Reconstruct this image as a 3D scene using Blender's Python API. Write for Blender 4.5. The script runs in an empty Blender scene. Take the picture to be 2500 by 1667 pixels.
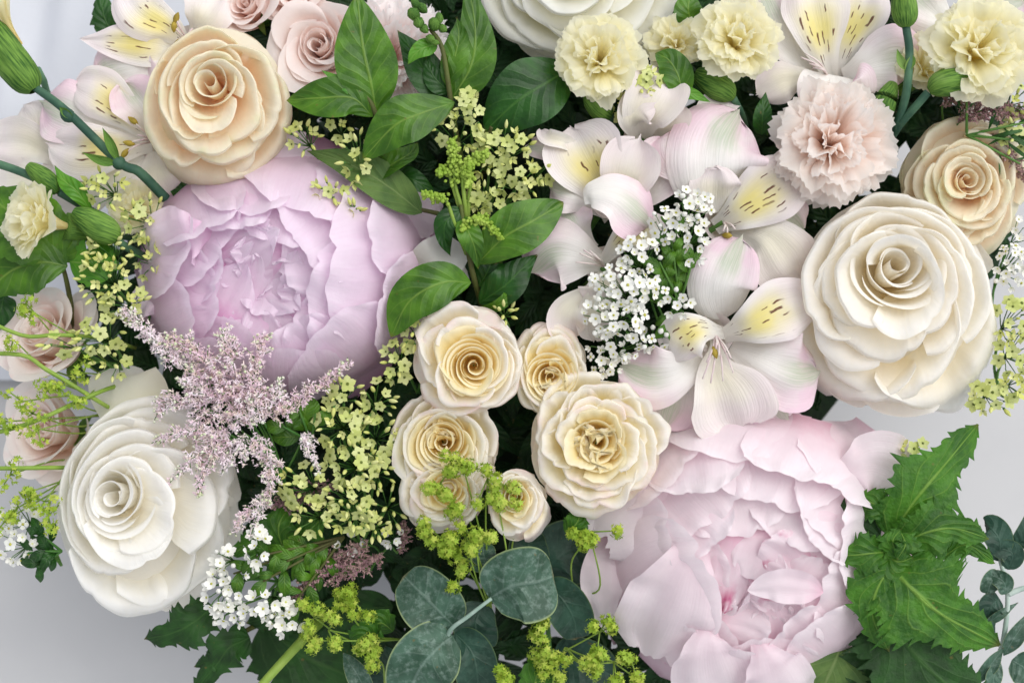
import bpy, math, random
import numpy as np
from mathutils import Vector, Matrix

# ------------------------------------------------------------------ camera, sky, sun, exposure
SC = bpy.context.scene
COL = SC.collection
S = 0.002                 # scene units (10 cm) per photo pixel: the frame is about half a metre wide
DIST = 3500.0             # camera height over the bouquet's top plane, in photo pixels
SC.unit_settings.scale_length = 0.1
cam_d = bpy.data.cameras.new('camera')
cam = bpy.data.objects.new('camera', cam_d)
COL.objects.link(cam)
cam.location = (0, 0, DIST * S)
cam_d.sensor_width = 36
cam_d.lens = 36 * DIST / 2500
cam_d.clip_start = 0.1
cam_d.clip_end = 2000
cam_d.dof.use_dof = True
cam_d.dof.focus_distance = DIST * S
cam_d.dof.aperture_fstop = 0.5
SC.camera = cam

SUN_EL, SUN_AZ = math.radians(56), math.radians(48)      # azimuth from +Y towards +X
world = bpy.data.worlds.new('World')
SC.world = world
world.use_nodes = True
wn = world.node_tree
for n in list(wn.nodes):
    wn.nodes.remove(n)
wo = wn.nodes.new('ShaderNodeOutputWorld')
wb = wn.nodes.new('ShaderNodeBackground')
sky = wn.nodes.new('ShaderNodeTexSky')
sky.sky_type = 'NISHITA'
sky.sun_disc = False
sky.sun_elevation = SUN_EL
sky.sun_rotation = SUN_AZ
sky.air_density = 0.6
sky.dust_density = 1.5
sky.ozone_density = 0.6
wb.inputs['Strength'].default_value = 0.13
hs = wn.nodes.new('ShaderNodeHueSaturation')        # thin overcast: the blue of the sky is veiled
hs.inputs['Saturation'].default_value = 0.22
wn.links.new(sky.outputs[0], hs.inputs['Color'])
wn.links.new(hs.outputs[0], wb.inputs[0])
wn.links.new(wb.outputs[0], wo.inputs[0])
sun_d = bpy.data.lights.new('sun', 'SUN')
sun_d.energy = 0.85
sun_d.angle = math.radians(80)
sun_d.color = (1.0, 0.98, 0.93)
sun = bpy.data.objects.new('sun', sun_d)
COL.objects.link(sun)
sdir = Vector((math.sin(SUN_AZ) * math.cos(SUN_EL), math.cos(SUN_AZ) * math.cos(SUN_EL), math.sin(SUN_EL)))
sun.rotation_euler = sdir.to_track_quat('Z', 'Y').to_euler()
sun.location = sdir * 20
SC.view_settings.view_transform = 'Standard'
SC.view_settings.look = 'None'
SC.view_settings.exposure = 0.82
SC.view_settings.gamma = 1
SC.cycles.max_bounces = 16
SC.cycles.diffuse_bounces = 9
SC.cycles.transmission_bounces = 9

# ------------------------------------------------------------------ helpers
def W(px, py, z=0.0):
    """point (photo pixels from the centre, height z) -> numpy point in pixel units"""
    f = 1 - z / DIST
    return np.array([(px - 1250) * f, -(py - 833.5) * f, z], float)

def lin(c):
    c = c / 255.0
    return c / 12.92 if c <= 0.04045 else ((c + 0.055) / 1.055) ** 2.4

def rgb(h):
    h = h.lstrip('#')
    return tuple(lin(int(h[i:i + 2], 16)) for i in (0, 2, 4)) + (1.0,)

def unit(v):
    v = np.asarray(v, float)
    return v / (np.linalg.norm(v) + 1e-12)

def frame(axis, spin=0.0):
    z = unit(axis)
    a = np.array([0, 1, 0]) if abs(z[1]) < 0.9 else np.array([1, 0, 0])
    x = unit(np.cross(a, z))
    y = np.cross(z, x)
    c, s = math.cos(spin), math.sin(spin)
    return np.stack([x * c + y * s, -x * s + y * c, z], axis=1)     # columns

def sm(a, b, x):
    t = np.clip((x - a) / (b - a), 0, 1)
    return t * t * (3 - 2 * t)

def spline(pts, n):
    p = np.asarray(pts, float)
    if len(p) == 2:
        t = np.linspace(0, 1, n)[:, None]
        return p[0] * (1 - t) + p[1] * t
    q = np.vstack([2 * p[0] - p[1], p, 2 * p[-1] - p[-2]])
    m = len(p) - 1
    out = []
    for u in np.linspace(0, m, n):
        i = min(int(u), m - 1)
        t = u - i
        a, b, c, d = q[i], q[i + 1], q[i + 2], q[i + 3]
        out.append(0.5 * ((2 * b) + (c - a) * t + (2 * a - 5 * b + 4 * c - d) * t * t + (3 * b - a - 3 * c + d) * t ** 3))
    return np.array(out)

class MB:
    """collects geometry (pixel units) and links it as one mesh object"""
    def __init__(self):
        self.v, self.f, self.uv, self.m, self.n = [], [], [], [], 0
    def add(self, verts, faces, uvs=None, mat=0):
        verts = np.asarray(verts, float)
        self.v.append(verts)
        o = self.n
        self.f += [tuple(i + o for i in f) for f in faces]
        self.m += [mat] * len(faces)
        self.uv.append(np.zeros((len(verts), 2)) if uvs is None else np.asarray(uvs, float))
        self.n += len(verts)
    def grid(self, P, mat=0):
        a, b = P.shape[:2]
        idx = np.arange(a * b).reshape(a, b)
        f = np.stack([idx[:-1, :-1], idx[:-1, 1:], idx[1:, 1:], idx[1:, :-1]], -1).reshape(-1, 4)
        u, v = np.meshgrid(np.linspace(0, 1, b), np.linspace(0, 1, a))
        self.add(P.reshape(-1, 3), [tuple(q) for q in f.tolist()], np.stack([u, v], -1).reshape(-1, 2), mat)
    def tube(self, pts, r0, r1=None, mat=0, n=None, k=7):
        r1 = r0 if r1 is None else r1
        P = spline(pts, n or max(4, 5 * len(pts)))
        m = len(P)
        T = np.gradient(P, axis=0)
        V, U = [], []
        a = unit(np.cross(unit(T[0]), [0.3, 0.2, 1.0]))
        for i in range(m):
            t = unit(T[i])
            a = unit(a - t * np.dot(a, t))
            b = np.cross(t, a)
            r = r0 + (r1 - r0) * i / (m - 1)
            for j in range(k):
                w = 2 * math.pi * j / k
                V.append(P[i] + r * (math.cos(w) * a + math.sin(w) * b))
                U.append((j / k, i / (m - 1)))
        F = [(i * k + j, i * k + (j + 1) % k, (i + 1) * k + (j + 1) % k, (i + 1) * k + j) for i in range(m - 1) for j in range(k)]
        F += [tuple(range(k))[::-1], tuple((m - 1) * k + j for j in range(k))]
        self.add(V, F, U, mat)
    def blob(self, c, axis, L, r, mat=0, k=6, m=5, taper=0.0):
        """spindle of length L along axis, radius r"""
        B = frame(axis)
        V, U = [], []
        for i in range(m + 1):
            t = i / m
            rr = r * math.sin(math.pi * min(max(t, 0.02), 0.98)) ** 0.75 * (1 - taper * t)
            for j in range(k):
                w = 2 * math.pi * j / k
                V.append(np.asarray(c) + B @ np.array([rr * math.cos(w), rr * math.sin(w), (t - 0.5) * L]))
                U.append((j / k, t))
        F = [(i * k + j, i * k + (j + 1) % k, (i + 1) * k + (j + 1) % k, (i + 1) * k + j) for i in range(m) for j in range(k)]
        F += [tuple(range(k))[::-1], tuple(m * k + j for j in range(k))]
        self.add(V, F, U, mat)
    def mesh(self, name, mats, smooth=True, origin=(0, 0, 0)):
        me = bpy.data.meshes.new(name)
        V = (np.vstack(self.v) - np.asarray(origin, float)) * S
        me.from_pydata(V.tolist(), [], self.f)
        uvl = me.uv_layers.new(name='UVMap')
        li = np.empty(len(me.loops), np.int32)
        me.loops.foreach_get('vertex_index', li)
        uvl.data.foreach_set('uv', np.vstack(self.uv)[li].astype(np.float32).ravel())
        for m in (mats if isinstance(mats, (list, tuple)) else [mats]):
            me.materials.append(m)
        me.polygons.foreach_set('material_index', np.array(self.m, np.int32))
        me.polygons.foreach_set('use_smooth', np.full(len(me.polygons), smooth))
        me.update()
        return me

def thing(name, label, cat, at, group=None):
    o = bpy.data.objects.new(name, None)
    COL.objects.link(o)
    o.empty_display_size = 0.05
    o.location = Vector(np.asarray(at) * S)
    o['label'] = label
    o['category'] = cat
    if group:
        o['group'] = group
    return o

def org(t):
    return np.array(t.location) / S

def part(t, name, mb, mats, kind=None, label=None, sub=None):
    """mesh object under thing t (or under its part sub), geometry given in world pixel units"""
    o = bpy.data.objects.new(name, mb.mesh(name, mats, origin=org(t)))
    COL.objects.link(o)
    o.parent = sub or t
    if kind:
        o['kind'] = kind
    if label:
        o['label'] = label
    return o

def place(t, name, me, at, R, scale=1.0, sub=None):
    """shared-mesh part at world pixel point `at`, orientation R (3x3 columns)"""
    o = bpy.data.objects.new(name, me)
    COL.objects.link(o)
    o.parent = sub or t
    M = Matrix(R.tolist()).to_4x4()
    M = Matrix.Translation(Vector((np.asarray(at) - org(t)) * S)) @ M @ Matrix.Scale(scale, 4)
    o.matrix_local = M
    return o

# ------------------------------------------------------------------ materials
def new_mat(name):
    m = bpy.data.materials.new(name)
    m.use_nodes = True
    nt = m.node_tree
    for n in list(nt.nodes):
        nt.nodes.remove(n)
    out = nt.nodes.new('ShaderNodeOutputMaterial')
    return m, nt, out

def setin(nt, sock, v):
    if hasattr(v, 'node') or hasattr(v, 'is_linked'):
        nt.links.new(v, sock)
    else:
        sock.default_value = v

def MA(nt, op, a, b=None, c=None, clamp=False):
    n = nt.nodes.new('ShaderNodeMath')
    n.operation = op
    n.use_clamp = clamp
    setin(nt, n.inputs[0], a)
    if b is not None:
        setin(nt, n.inputs[1], b)
    if c is not None:
        setin(nt, n.inputs[2], c)
    return n.outputs[0]

def MIX(nt, f, a, b, mode='MIX'):
    n = nt.nodes.new('ShaderNodeMix')
    n.data_type = 'RGBA'
    n.blend_type = mode
    setin(nt, n.inputs[0], f)
    setin(nt, n.inputs[6], a)
    setin(nt, n.inputs[7], b)
    return n.outputs[2]

def RANGE(nt, v, a, b, c=0.0, d=1.0, smooth=True):
    n = nt.nodes.new('ShaderNodeMapRange')
    n.interpolation_type = 'SMOOTHSTEP' if smooth else 'LINEAR'
    for i, x in enumerate((v, a, b, c, d)):
        setin(nt, n.inputs[i], x)
    return n.outputs[0]

def NOISE(nt, vec, scale, detail=3, rough=0.5):
    n = nt.nodes.new('ShaderNodeTexNoise')
    n.inputs['Scale'].default_value = scale
    n.inputs['Detail'].default_value = detail
    n.inputs['Roughness'].default_value = rough
    if vec is not None:
        nt.links.new(vec, n.inputs['Vector'])
    return n.outputs['Fac']

def uvs(nt):
    t = nt.nodes.new('ShaderNodeTexCoord')
    s = nt.nodes.new('ShaderNodeSeparateXYZ')
    nt.links.new(t.outputs['UV'], s.inputs[0])
    return t, s.outputs[0], s.outputs[1]

def VEC(nt, x, y, z=0.0):
    n = nt.nodes.new('ShaderNodeCombineXYZ')
    for i, q in enumerate((x, y, z)):
        setin(nt, n.inputs[i], q)
    return n.outputs[0]

def RAMP(nt, f, stops):
    n = nt.nodes.new('ShaderNodeValToRGB')
    e = n.color_ramp.elements
    while len(e) < len(stops):
        e.new(0.5)
    for el, (p, c) in zip(e, stops):
        el.position = p
        el.color = c
    nt.links.new(f, n.inputs[0])
    return n.outputs[0]

def finish(nt, out, col, rough=0.55, trans=0.25, bump=None, bstr=0.2, bdist=0.004, spec=0.3, tcol=None, sheen=0.0):
    p = nt.nodes.new('ShaderNodeBsdfPrincipled')
    setin(nt, p.inputs['Base Color'], col)
    setin(nt, p.inputs['Roughness'], rough)
    p.inputs['Specular IOR Level'].default_value = spec
    if bump is not None:
        b = nt.nodes.new('ShaderNodeBump')
        b.inputs['Strength'].default_value = bstr
        b.inputs['Distance'].default_value = bdist
        nt.links.new(bump, b.inputs['Height'])
        nt.links.new(b.outputs[0], p.inputs['Normal'])
    if trans > 0:
        t = nt.nodes.new('ShaderNodeBsdfTranslucent')
        setin(nt, t.inputs['Color'], tcol if tcol is not None else col)
        mx = nt.nodes.new('ShaderNodeMixShader')
        mx.inputs[0].default_value = trans
        nt.links.new(p.outputs[0], mx.inputs[1])
        nt.links.new(t.outputs[0], mx.inputs[2])
        nt.links.new(mx.outputs[0], out.inputs[0])
    else:
        nt.links.new(p.outputs[0], out.inputs[0])

def vary(nt, col, amt=0.06, seed_scale=14.0):
    """individual lightness per object plus soft mottling"""
    oi = nt.nodes.new('ShaderNodeObjectInfo')
    t = nt.nodes.new('ShaderNodeTexCoord')
    no = NOISE(nt, t.outputs['Object'], seed_scale, 4)
    v = MA(nt, 'ADD', MA(nt, 'MULTIPLY', oi.outputs['Random'], amt), MA(nt, 'MULTIPLY', no, amt * 2))
    v = MA(nt, 'ADD', v, 1 - 1.5 * amt)
    return MIX(nt, 1.0, col, VEC(nt, v, v, v), 'MULTIPLY'), t

def petal_mat(name, base, mid, edge, p=(0.25, 0.6, 0.95), trans=0.4, blotch=None, veins=0.5, rough=0.6, amt=0.05, bs=0.4):
    """colour runs from the claw of the petal to its rim"""
    m, nt, out = new_mat(name)
    t, u, v = uvs(nt)
    n1 = NOISE(nt, t.outputs['UV'], 5, 3)
    vv = MA(nt, 'ADD', v, MA(nt, 'MULTIPLY', MA(nt, 'SUBTRACT', n1, 0.5), 0.25))
    col = RAMP(nt, vv, [(p[0], rgb(base)), (p[1], rgb(mid)), (p[2], rgb(edge))])
    if blotch:       # faint flush of another colour in irregular patches at the rim
        nb = NOISE(nt, t.outputs['Object'], 7, 3)
        f = MA(nt, 'MULTIPLY', RANGE(nt, nb, 0.48, 0.68), RANGE(nt, vv, 0.55, 0.95))
        col = MIX(nt, MA(nt, 'MULTIPLY', f, bs), col, rgb(blotch))
    col, _ = vary(nt, col, amt)
    w = NOISE(nt, VEC(nt, MA(nt, 'MULTIPLY', u, 26), MA(nt, 'MULTIPLY', v, 2.2)), 1.6, 3)
    w2 = NOISE(nt, t.outputs['Object'], 30, 3)
    col = MIX(nt, RANGE(nt, w, 0.45, 0.75, 0.0, 0.10 * veins), col, rgb(base))
    h = MA(nt, 'ADD', MA(nt, 'MULTIPLY', w, 0.7), MA(nt, 'MULTIPLY', w2, 0.5))
    finish(nt, out, col, rough, trans, h, 0.25 * veins, 0.02, 0.25)
    return m

def leaf_mat(name, dark, light, vein, nv=7.0, slope=0.9, rough=0.38, trans=0.12, vstr=0.7, bstr=0.5, mott=0.5, fine=0.0, spec=0.4, edge=None):
    m, nt, out = new_mat(name)
    t, u, v = uvs(nt)
    a = MA(nt, 'ABSOLUTE', MA(nt, 'MULTIPLY', MA(nt, 'SUBTRACT', u, 0.5), 2.0))
    wob = MA(nt, 'MULTIPLY', MA(nt, 'SUBTRACT', NOISE(nt, t.outputs['UV'], 4, 2), 0.5), 0.35)
    q = MA(nt, 'SUBTRACT', MA(nt, 'MULTIPLY', v, nv), MA(nt, 'MULTIPLY', MA(nt, 'POWER', a, 0.8), slope * nv * 0.28))
    q = MA(nt, 'ADD', q, wob)
    fr = MA(nt, 'FRACT', q)
    d = MA(nt, 'MINIMUM', fr, MA(nt, 'SUBTRACT', 1.0, fr))
    lat = MA(nt, 'MULTIPLY', RANGE(nt, d, 0.015, 0.085, 1.0, 0.0), RANGE(nt, a, 0.55, 0.98, 1.0, 0.0))
    mid = RANGE(nt, a, 0.012, 0.07, 1.0, 0.0)
    vf = MA(nt, 'MAXIMUM', MA(nt, 'MULTIPLY', lat, 0.4), mid)
    n1 = NOISE(nt, t.outputs['Object'], 9, 4)
    col = MIX(nt, RANGE(nt, n1, 0.35, 0.68, 0.0, 1.0), rgb(dark), rgb(light))
    if fine:
        n2 = NOISE(nt, t.outputs['Object'], 32, 5, 0.65)
        col = MIX(nt, RANGE(nt, n2, 0.45, 0.7, 0, fine), col, rgb(vein))
    col = MIX(nt, MA(nt, 'MULTIPLY', vf, vstr), col, rgb(vein))
    sp = NOISE(nt, t.outputs['Object'], 26, 2)
    col = MIX(nt, RANGE(nt, sp, 0.70, 0.78, 0.0, 0.55), col, rgb('#6e5d2c'))
    col = MIX(nt, MA(nt, 'MULTIPLY', RANGE(nt, v, 0.95, 1.0), 0.5), col, rgb('#7a6432'))
    if edge:
        col = MIX(nt, RANGE(nt, a, 0.93, 0.99, 0, 0.8), col, rgb(edge))
    col, _ = vary(nt, col, 0.12, 6)
    pill = MA(nt, 'MULTIPLY', d, 1.2)
    h = MA(nt, 'SUBTRACT', MA(nt, 'ADD', pill, MA(nt, 'MULTIPLY', NOISE(nt, t.outputs['Object'], 45, 3), mott)), MA(nt, 'MULTIPLY', vf, 0.8))
    finish(nt, out, col, rough, trans, h, bstr, 0.03, spec, tcol=rgb(light))
    return m

def plain_mat(name, c1, c2=None, scale=20, rough=0.6, trans=0.0, bstr=0.3, spec=0.3):
    m, nt, out = new_mat(name)
    t = nt.nodes.new('ShaderNodeTexCoord')
    oi = nt.nodes.new('ShaderNodeObjectInfo')
    n = NOISE(nt, t.outputs['Object'], scale, 4)
    f = RANGE(nt, MA(nt, 'ADD', n, MA(nt, 'MULTIPLY', MA(nt, 'SUBTRACT', oi.outputs['Random'], 0.5), 0.25)), 0.3, 0.7)
    col = MIX(nt, f, rgb(c1), rgb(c2 or c1))
    finish(nt, out, col, rough, trans, n, bstr, 0.01, spec)
    return m

def lily_mat(name, streaks, base, tip, green, yellow, pink_amt=0.6):
    """peruvian lily petal: green stripe under the tip, or yellow throat with brown dashes"""
    m, nt, out = new_mat(name)
    t, u, v = uvs(nt)
    a = MA(nt, 'ABSOLUTE', MA(nt, 'MULTIPLY', MA(nt, 'SUBTRACT', u, 0.5), 2.0))
    n1 = NOISE(nt, t.outputs['Object'], 6, 3)
    wv = NOISE(nt, VEC(nt, MA(nt, 'MULTIPLY', u, 30), MA(nt, 'MULTIPLY', v, 2.0)), 1.5, 3)
    f = MA(nt, 'MULTIPLY', RANGE(nt, MA(nt, 'ADD', v, MA(nt, 'MULTIPLY', a, 0.3)), 0.4, 1.05), RANGE(nt, n1, 0.3, 0.6, 0.45, 1.0))
    col = MIX(nt, MA(nt, 'MULTIPLY', f, pink_amt), rgb(base), rgb(tip))
    if green:
        g = MA(nt, 'MULTIPLY', RANGE(nt, MA(nt, 'ADD', a, MA(nt, 'MULTIPLY', n1, 0.3)), 0.3, 0.65, 1.0, 0.0), RANGE(nt, v, 0.4, 0.75))
        g = MA(nt, 'MULTIPLY', g, RANGE(nt, wv, 0.3, 0.6, 0.5, 1.0))
        col = MIX(nt, MA(nt, 'MULTIPLY', g, green), col, rgb('#b3c6a4'))
    if yellow:
        y = MA(nt, 'MULTIPLY', RANGE(nt, MA(nt, 'ADD', v, MA(nt, 'MULTIPLY', n1, 0.2)), 0.2, 0.55), RANGE(nt, MA(nt, 'ADD', v, MA(nt, 'MULTIPLY', n1, 0.25)), 0.6, 0.98, 1.0, 0.0))
        y = MA(nt, 'MULTIPLY', y, RANGE(nt, a, 0.2, 0.95, 1.0, 0.0))
        col = MIX(nt, MA(nt, 'MULTIPLY', y, yellow), col, rgb('#eee08c'))
    if streaks:
        oi = nt.nodes.new('ShaderNodeObjectInfo')
        wb_ = MA(nt, 'MULTIPLY', MA(nt, 'SUBTRACT', NOISE(nt, t.outputs['UV'], 7, 2), 0.5), 1.2)
        cu = MA(nt, 'ADD', MA(nt, 'ADD', MA(nt, 'MULTIPLY', u, 10.0), wb_), MA(nt, 'MULTIPLY', oi.outputs['Random'], 37.0))
        cv = MA(nt, 'ADD', MA(nt, 'MULTIPLY', v, 5.5), MA(nt, 'MULTIPLY', oi.outputs['Random'], 53.0))
        vo = nt.nodes.new('ShaderNodeTexVoronoi')
        vo.inputs['Scale'].default_value = 1.0
        vo.inputs['Randomness'].default_value = 0.75
        vo.voronoi_dimensions = '2D'
        nt.links.new(VEC(nt, cu, cv), vo.inputs['Vector'])
        sep = nt.nodes.new('ShaderNodeSeparateXYZ')
        nt.links.new(vo.outputs['Position'], sep.inputs[0])
        du = MA(nt, 'ABSOLUTE', MA(nt, 'SUBTRACT', cu, sep.outputs[0]))
        dv = MA(nt, 'ABSOLUTE', MA(nt, 'SUBTRACT', cv, sep.outputs[1]))
        sc = nt.nodes.new('ShaderNodeSeparateColor')
        nt.links.new(vo.outputs['Color'], sc.inputs[0])
        keep = RANGE(nt, sc.outputs[0], 0.58, 0.6)
        dash = MA(nt, 'MULTIPLY', RANGE(nt, MA(nt, 'ADD', du, MA(nt, 'MULTIPLY', sc.outputs[1], 0.06)), 0.12, 0.2, 1.0, 0.0), RANGE(nt, MA(nt, 'ADD', dv, MA(nt, 'MULTIPLY', sc.outputs[2], 0.2)), 0.28, 0.4, 1.0, 0.0))
        dash = MA(nt, 'MULTIPLY', MA(nt, 'MULTIPLY', dash, keep), MA(nt, 'MULTIPLY', RANGE(nt, v, 0.1, 0.2), RANGE(nt, v, 0.66, 0.74, 1.0, 0.0)))
        dash = MA(nt, 'MULTIPLY', dash, RANGE(nt, a, 0.62, 0.78, 1.0, 0.0))
        col = MIX(nt, MA(nt, 'MULTIPLY', dash, 0.92 * streaks), col, rgb('#5f2a1c'))
    col = MIX(nt, RANGE(nt, wv, 0.5, 0.72, 0.0, 0.13), col, rgb('#cdbfb4'))
    col, _ = vary(nt, col, 0.05)
    finish(nt, out, col, 0.6, 0.2, wv, 0.3, 0.02, 0.2)
    return m

M = {}
M['peach'] = petal_mat('peach rose petal', '#f6cb9e', '#fae6ca', '#f8f3de', (0.1, 0.45, 0.85), veins=0.9, blotch='#e6e8c4', bs=0.7)
M['cream'] = petal_mat('cream rose petal', '#f9ecc8', '#fcf6e6', '#fcfaf5', (0.12, 0.5, 0.85), veins=0.9)
M['white'] = petal_mat('white rose petal', '#f7eed6', '#faf7ed', '#fbfaf7', (0.12, 0.45, 0.85), veins=0.9)
M['topwhite'] = petal_mat('greenish white rose petal', '#f0ecca', '#f5f2e0', '#f8f8f3', (0.15, 0.5, 0.9))
M['spray'] = petal_mat('spray rose petal', '#f6dc94', '#faf1d4', '#fbf8f2', (0.12, 0.45, 0.8), blotch='#f6dcdc', bs=0.6, veins=0.8)
M['spray_y'] = petal_mat('yellow hearted spray rose petal', '#f6e294', '#faf3d0', '#fbf8f0', (0.12, 0.45, 0.82), blotch='#f6dedb', bs=0.6, veins=0.8)
M['spray_heart'] = petal_mat('golden heart petal', '#f5dc8a', '#f8e9ae', '#faf3d6', (0.1, 0.5, 0.92))
M['blush'] = petal_mat('blush rose petal', '#f8d4c4', '#f9e8e0', '#faf1ee', (0.2, 0.55, 0.95))
M['blushpale'] = petal_mat('pale blush rose petal', '#f7e2d0', '#f9ede4', '#faf3ee', (0.2, 0.55, 0.95), blotch='#f3d2d0')
M['peony'] = petal_mat('mauve pink peony petal', '#e6aed4', '#f2dcec', '#f6e9f4', (0.0, 0.35, 0.9), veins=0.8)
M['peony2'] = petal_mat('pale pink peony petal', '#f0cbd9', '#f6e6ec', '#f8f0f3', (0.0, 0.3, 0.85), veins=0.8)
M['peony_fleck'] = petal_mat('pale pink petal with magenta rim', '#f2c6d8', '#f7e5ec', '#f9eff3', (0.0, 0.35, 0.9), veins=0.8, blotch='#c42a78', bs=1.0)
M['carn'] = petal_mat('yellow carnation petal', '#f9edb4', '#faf4ce', '#faf8e4', (0.1, 0.5, 1.0), veins=0.7, trans=0.58)
M['carnblush'] = petal_mat('blush carnation petal', '#fbdec6', '#fdeee4', '#fcf8f5', (0.15, 0.5, 1.0), veins=0.8, trans=0.6)
M['carnwhite'] = petal_mat('white pink carnation petal', '#f5d6cc', '#f8ebe8', '#f9f6f6', (0.35, 0.7, 1.0), veins=0.6)
M['lily_out'] = lily_mat('peruvian lily outer petal', 0, '#f9f6f1', '#efc8dc', 0.75, 0, 0.75)
M['lily_in'] = lily_mat('peruvian lily streaked petal', 1, '#f2efe8', '#eedbe4', 0, 0.95, 0.5)
M['lily_w'] = lily_mat('peruvian lily white petal', 0, '#f3efe6', '#ecd8e2', 0, 0.2, 0.5)
M['anther'] = plain_mat('brown green anther', '#b09a3c', '#8a7628')
M['filament'] = plain_mat('white pink filament', '#f0e6e0', '#e6d2d4', trans=0.2)
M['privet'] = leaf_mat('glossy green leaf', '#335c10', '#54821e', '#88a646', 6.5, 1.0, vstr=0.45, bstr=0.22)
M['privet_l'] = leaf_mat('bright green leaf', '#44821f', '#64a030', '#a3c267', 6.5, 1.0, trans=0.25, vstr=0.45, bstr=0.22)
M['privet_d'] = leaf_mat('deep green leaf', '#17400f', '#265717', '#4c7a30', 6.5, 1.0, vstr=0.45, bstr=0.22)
M['under'] = leaf_mat('leaf with painted shade', '#132e0f', '#21481f', '#2f5628', 6.0, 1.0, rough=0.6)  # undergrowth leaf: shade of the gaps is put into its dark colour
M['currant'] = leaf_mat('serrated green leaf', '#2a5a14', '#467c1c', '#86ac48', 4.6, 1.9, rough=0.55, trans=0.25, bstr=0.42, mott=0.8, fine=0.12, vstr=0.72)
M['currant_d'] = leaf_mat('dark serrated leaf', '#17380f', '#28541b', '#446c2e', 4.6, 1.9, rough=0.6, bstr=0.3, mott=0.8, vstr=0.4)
M['sage'] = leaf_mat('grey green leaf back', '#4d6b35', '#63803f', '#83995e', 7.0, 1.2, rough=0.7, bstr=0.4)
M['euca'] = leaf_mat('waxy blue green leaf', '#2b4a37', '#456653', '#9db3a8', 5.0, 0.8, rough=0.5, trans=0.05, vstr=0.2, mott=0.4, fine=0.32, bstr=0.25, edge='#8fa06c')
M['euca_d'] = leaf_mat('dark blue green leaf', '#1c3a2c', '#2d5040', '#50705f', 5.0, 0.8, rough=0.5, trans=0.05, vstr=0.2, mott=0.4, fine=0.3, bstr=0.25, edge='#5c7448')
def calyx_mat():
    m, nt, out = new_mat('ribbed green calyx')
    t, u, v = uvs(nt)
    n = NOISE(nt, VEC(nt, MA(nt, 'MULTIPLY', u, 30), MA(nt, 'MULTIPLY', v, 2.5)), 1.6, 4)
    n2 = NOISE(nt, t.outputs['Object'], 5, 3)
    r = MA(nt, 'ABSOLUTE', MA(nt, 'SUBTRACT', MA(nt, 'FRACT', MA(nt, 'MULTIPLY', u, 5)), 0.5))
    col = MIX(nt, RANGE(nt, MA(nt, 'ADD', n, MA(nt, 'MULTIPLY', n2, 0.7)), 0.6, 1.05), rgb('#2b5220'), rgb('#6f9440'))
    col = MIX(nt, RANGE(nt, r, 0.45, 0.5, 0.0, 0.3), col, rgb('#1f3d18'))
    col = MIX(nt, RANGE(nt, n2, 0.55, 0.75, 0.0, 0.35), col, rgb('#8fa26a'))
    h = MA(nt, 'SUBTRACT', MA(nt, 'MULTIPLY', n, 0.4), MA(nt, 'MULTIPLY', RANGE(nt, r, 0.42, 0.5), 0.5))
    finish(nt, out, col, 0.66, 0.0, h, 0.22, 0.02, 0.15)
    return m
M['calyx'] = calyx_mat()
M['stem'] = plain_mat('green stem', '#41702f', '#587f3a', 10, 0.5)
M['bluestem'] = plain_mat('blue green stem', '#2c4f40', '#5c8262', 5, 0.6)
M['limestem'] = plain_mat('lime stem', '#7a9a3a', '#90ab4c', 10, 0.5)
M['brownstem'] = plain_mat('brown green stem', '#4c4a2a', '#59632f', 10, 0.6)
M['eucastem'] = plain_mat('waxy pale stem', '#8ea99a', '#b5c4bb', 10, 0.6)
M['lime'] = plain_mat('pale lime floret', '#c4ce78', '#dae09e', 12, 0.6, 0.18)
M['limedot'] = plain_mat('dark floret throat', '#6d7a34', '#4f5c28')
M['limebud'] = plain_mat('pale yellow bud', '#d8dd7c', '#e8e9a8', 10, 0.5, 0.2)
M['mantle'] = plain_mat('lime green floret', '#93b236', '#abc64c', 10, 0.6, 0.25)
M['mantle_y'] = plain_mat('yellow green floret', '#b0c446', '#c4d060', 10, 0.6, 0.25)
M['goldbud'] = plain_mat('green bead bud', '#8fb03c', '#b0c95a', 10, 0.5, 0.15)
M['spirea'] = plain_mat('white floret', '#efeee6', '#f8f8f4', 10, 0.6, 0.18)
M['spireadot'] = plain_mat('yellow green floret centre', '#a8a840', '#c2bd58')
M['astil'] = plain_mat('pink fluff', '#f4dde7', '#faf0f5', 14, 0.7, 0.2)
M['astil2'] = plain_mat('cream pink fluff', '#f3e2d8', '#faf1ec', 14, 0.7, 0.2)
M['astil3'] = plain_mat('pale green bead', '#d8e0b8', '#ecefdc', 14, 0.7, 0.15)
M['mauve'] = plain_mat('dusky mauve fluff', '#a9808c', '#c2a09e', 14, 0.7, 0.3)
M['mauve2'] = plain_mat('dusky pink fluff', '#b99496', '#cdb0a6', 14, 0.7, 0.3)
M['magenta'] = plain_mat('magenta streak', '#c2377e', '#d1568f', 14, 0.6, 0.2)
M['snap'] = petal_mat('white petal', '#e9ead9', '#f3f3ee', '#f5f5f5', (0.1, 0.5, 0.9))
# ------------------------------------------------------------------ the setting
def cloth_mat(name, c, s):
    m, nt, out = new_mat(name)
    t = nt.nodes.new('ShaderNodeTexCoord')
    n = NOISE(nt, t.outputs['Object'], 1.3, 4)
    n2 = NOISE(nt, t.outputs['Object'], s, 3)
    col = MIX(nt, RANGE(nt, n, 0.35, 0.65), rgb(c), MIX(nt, 0.06, rgb(c), rgb('#5c6070')))
    finish(nt, out, col, 0.55, 0.0, n2, 0.12, 0.01, 0.3)
    return m

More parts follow.
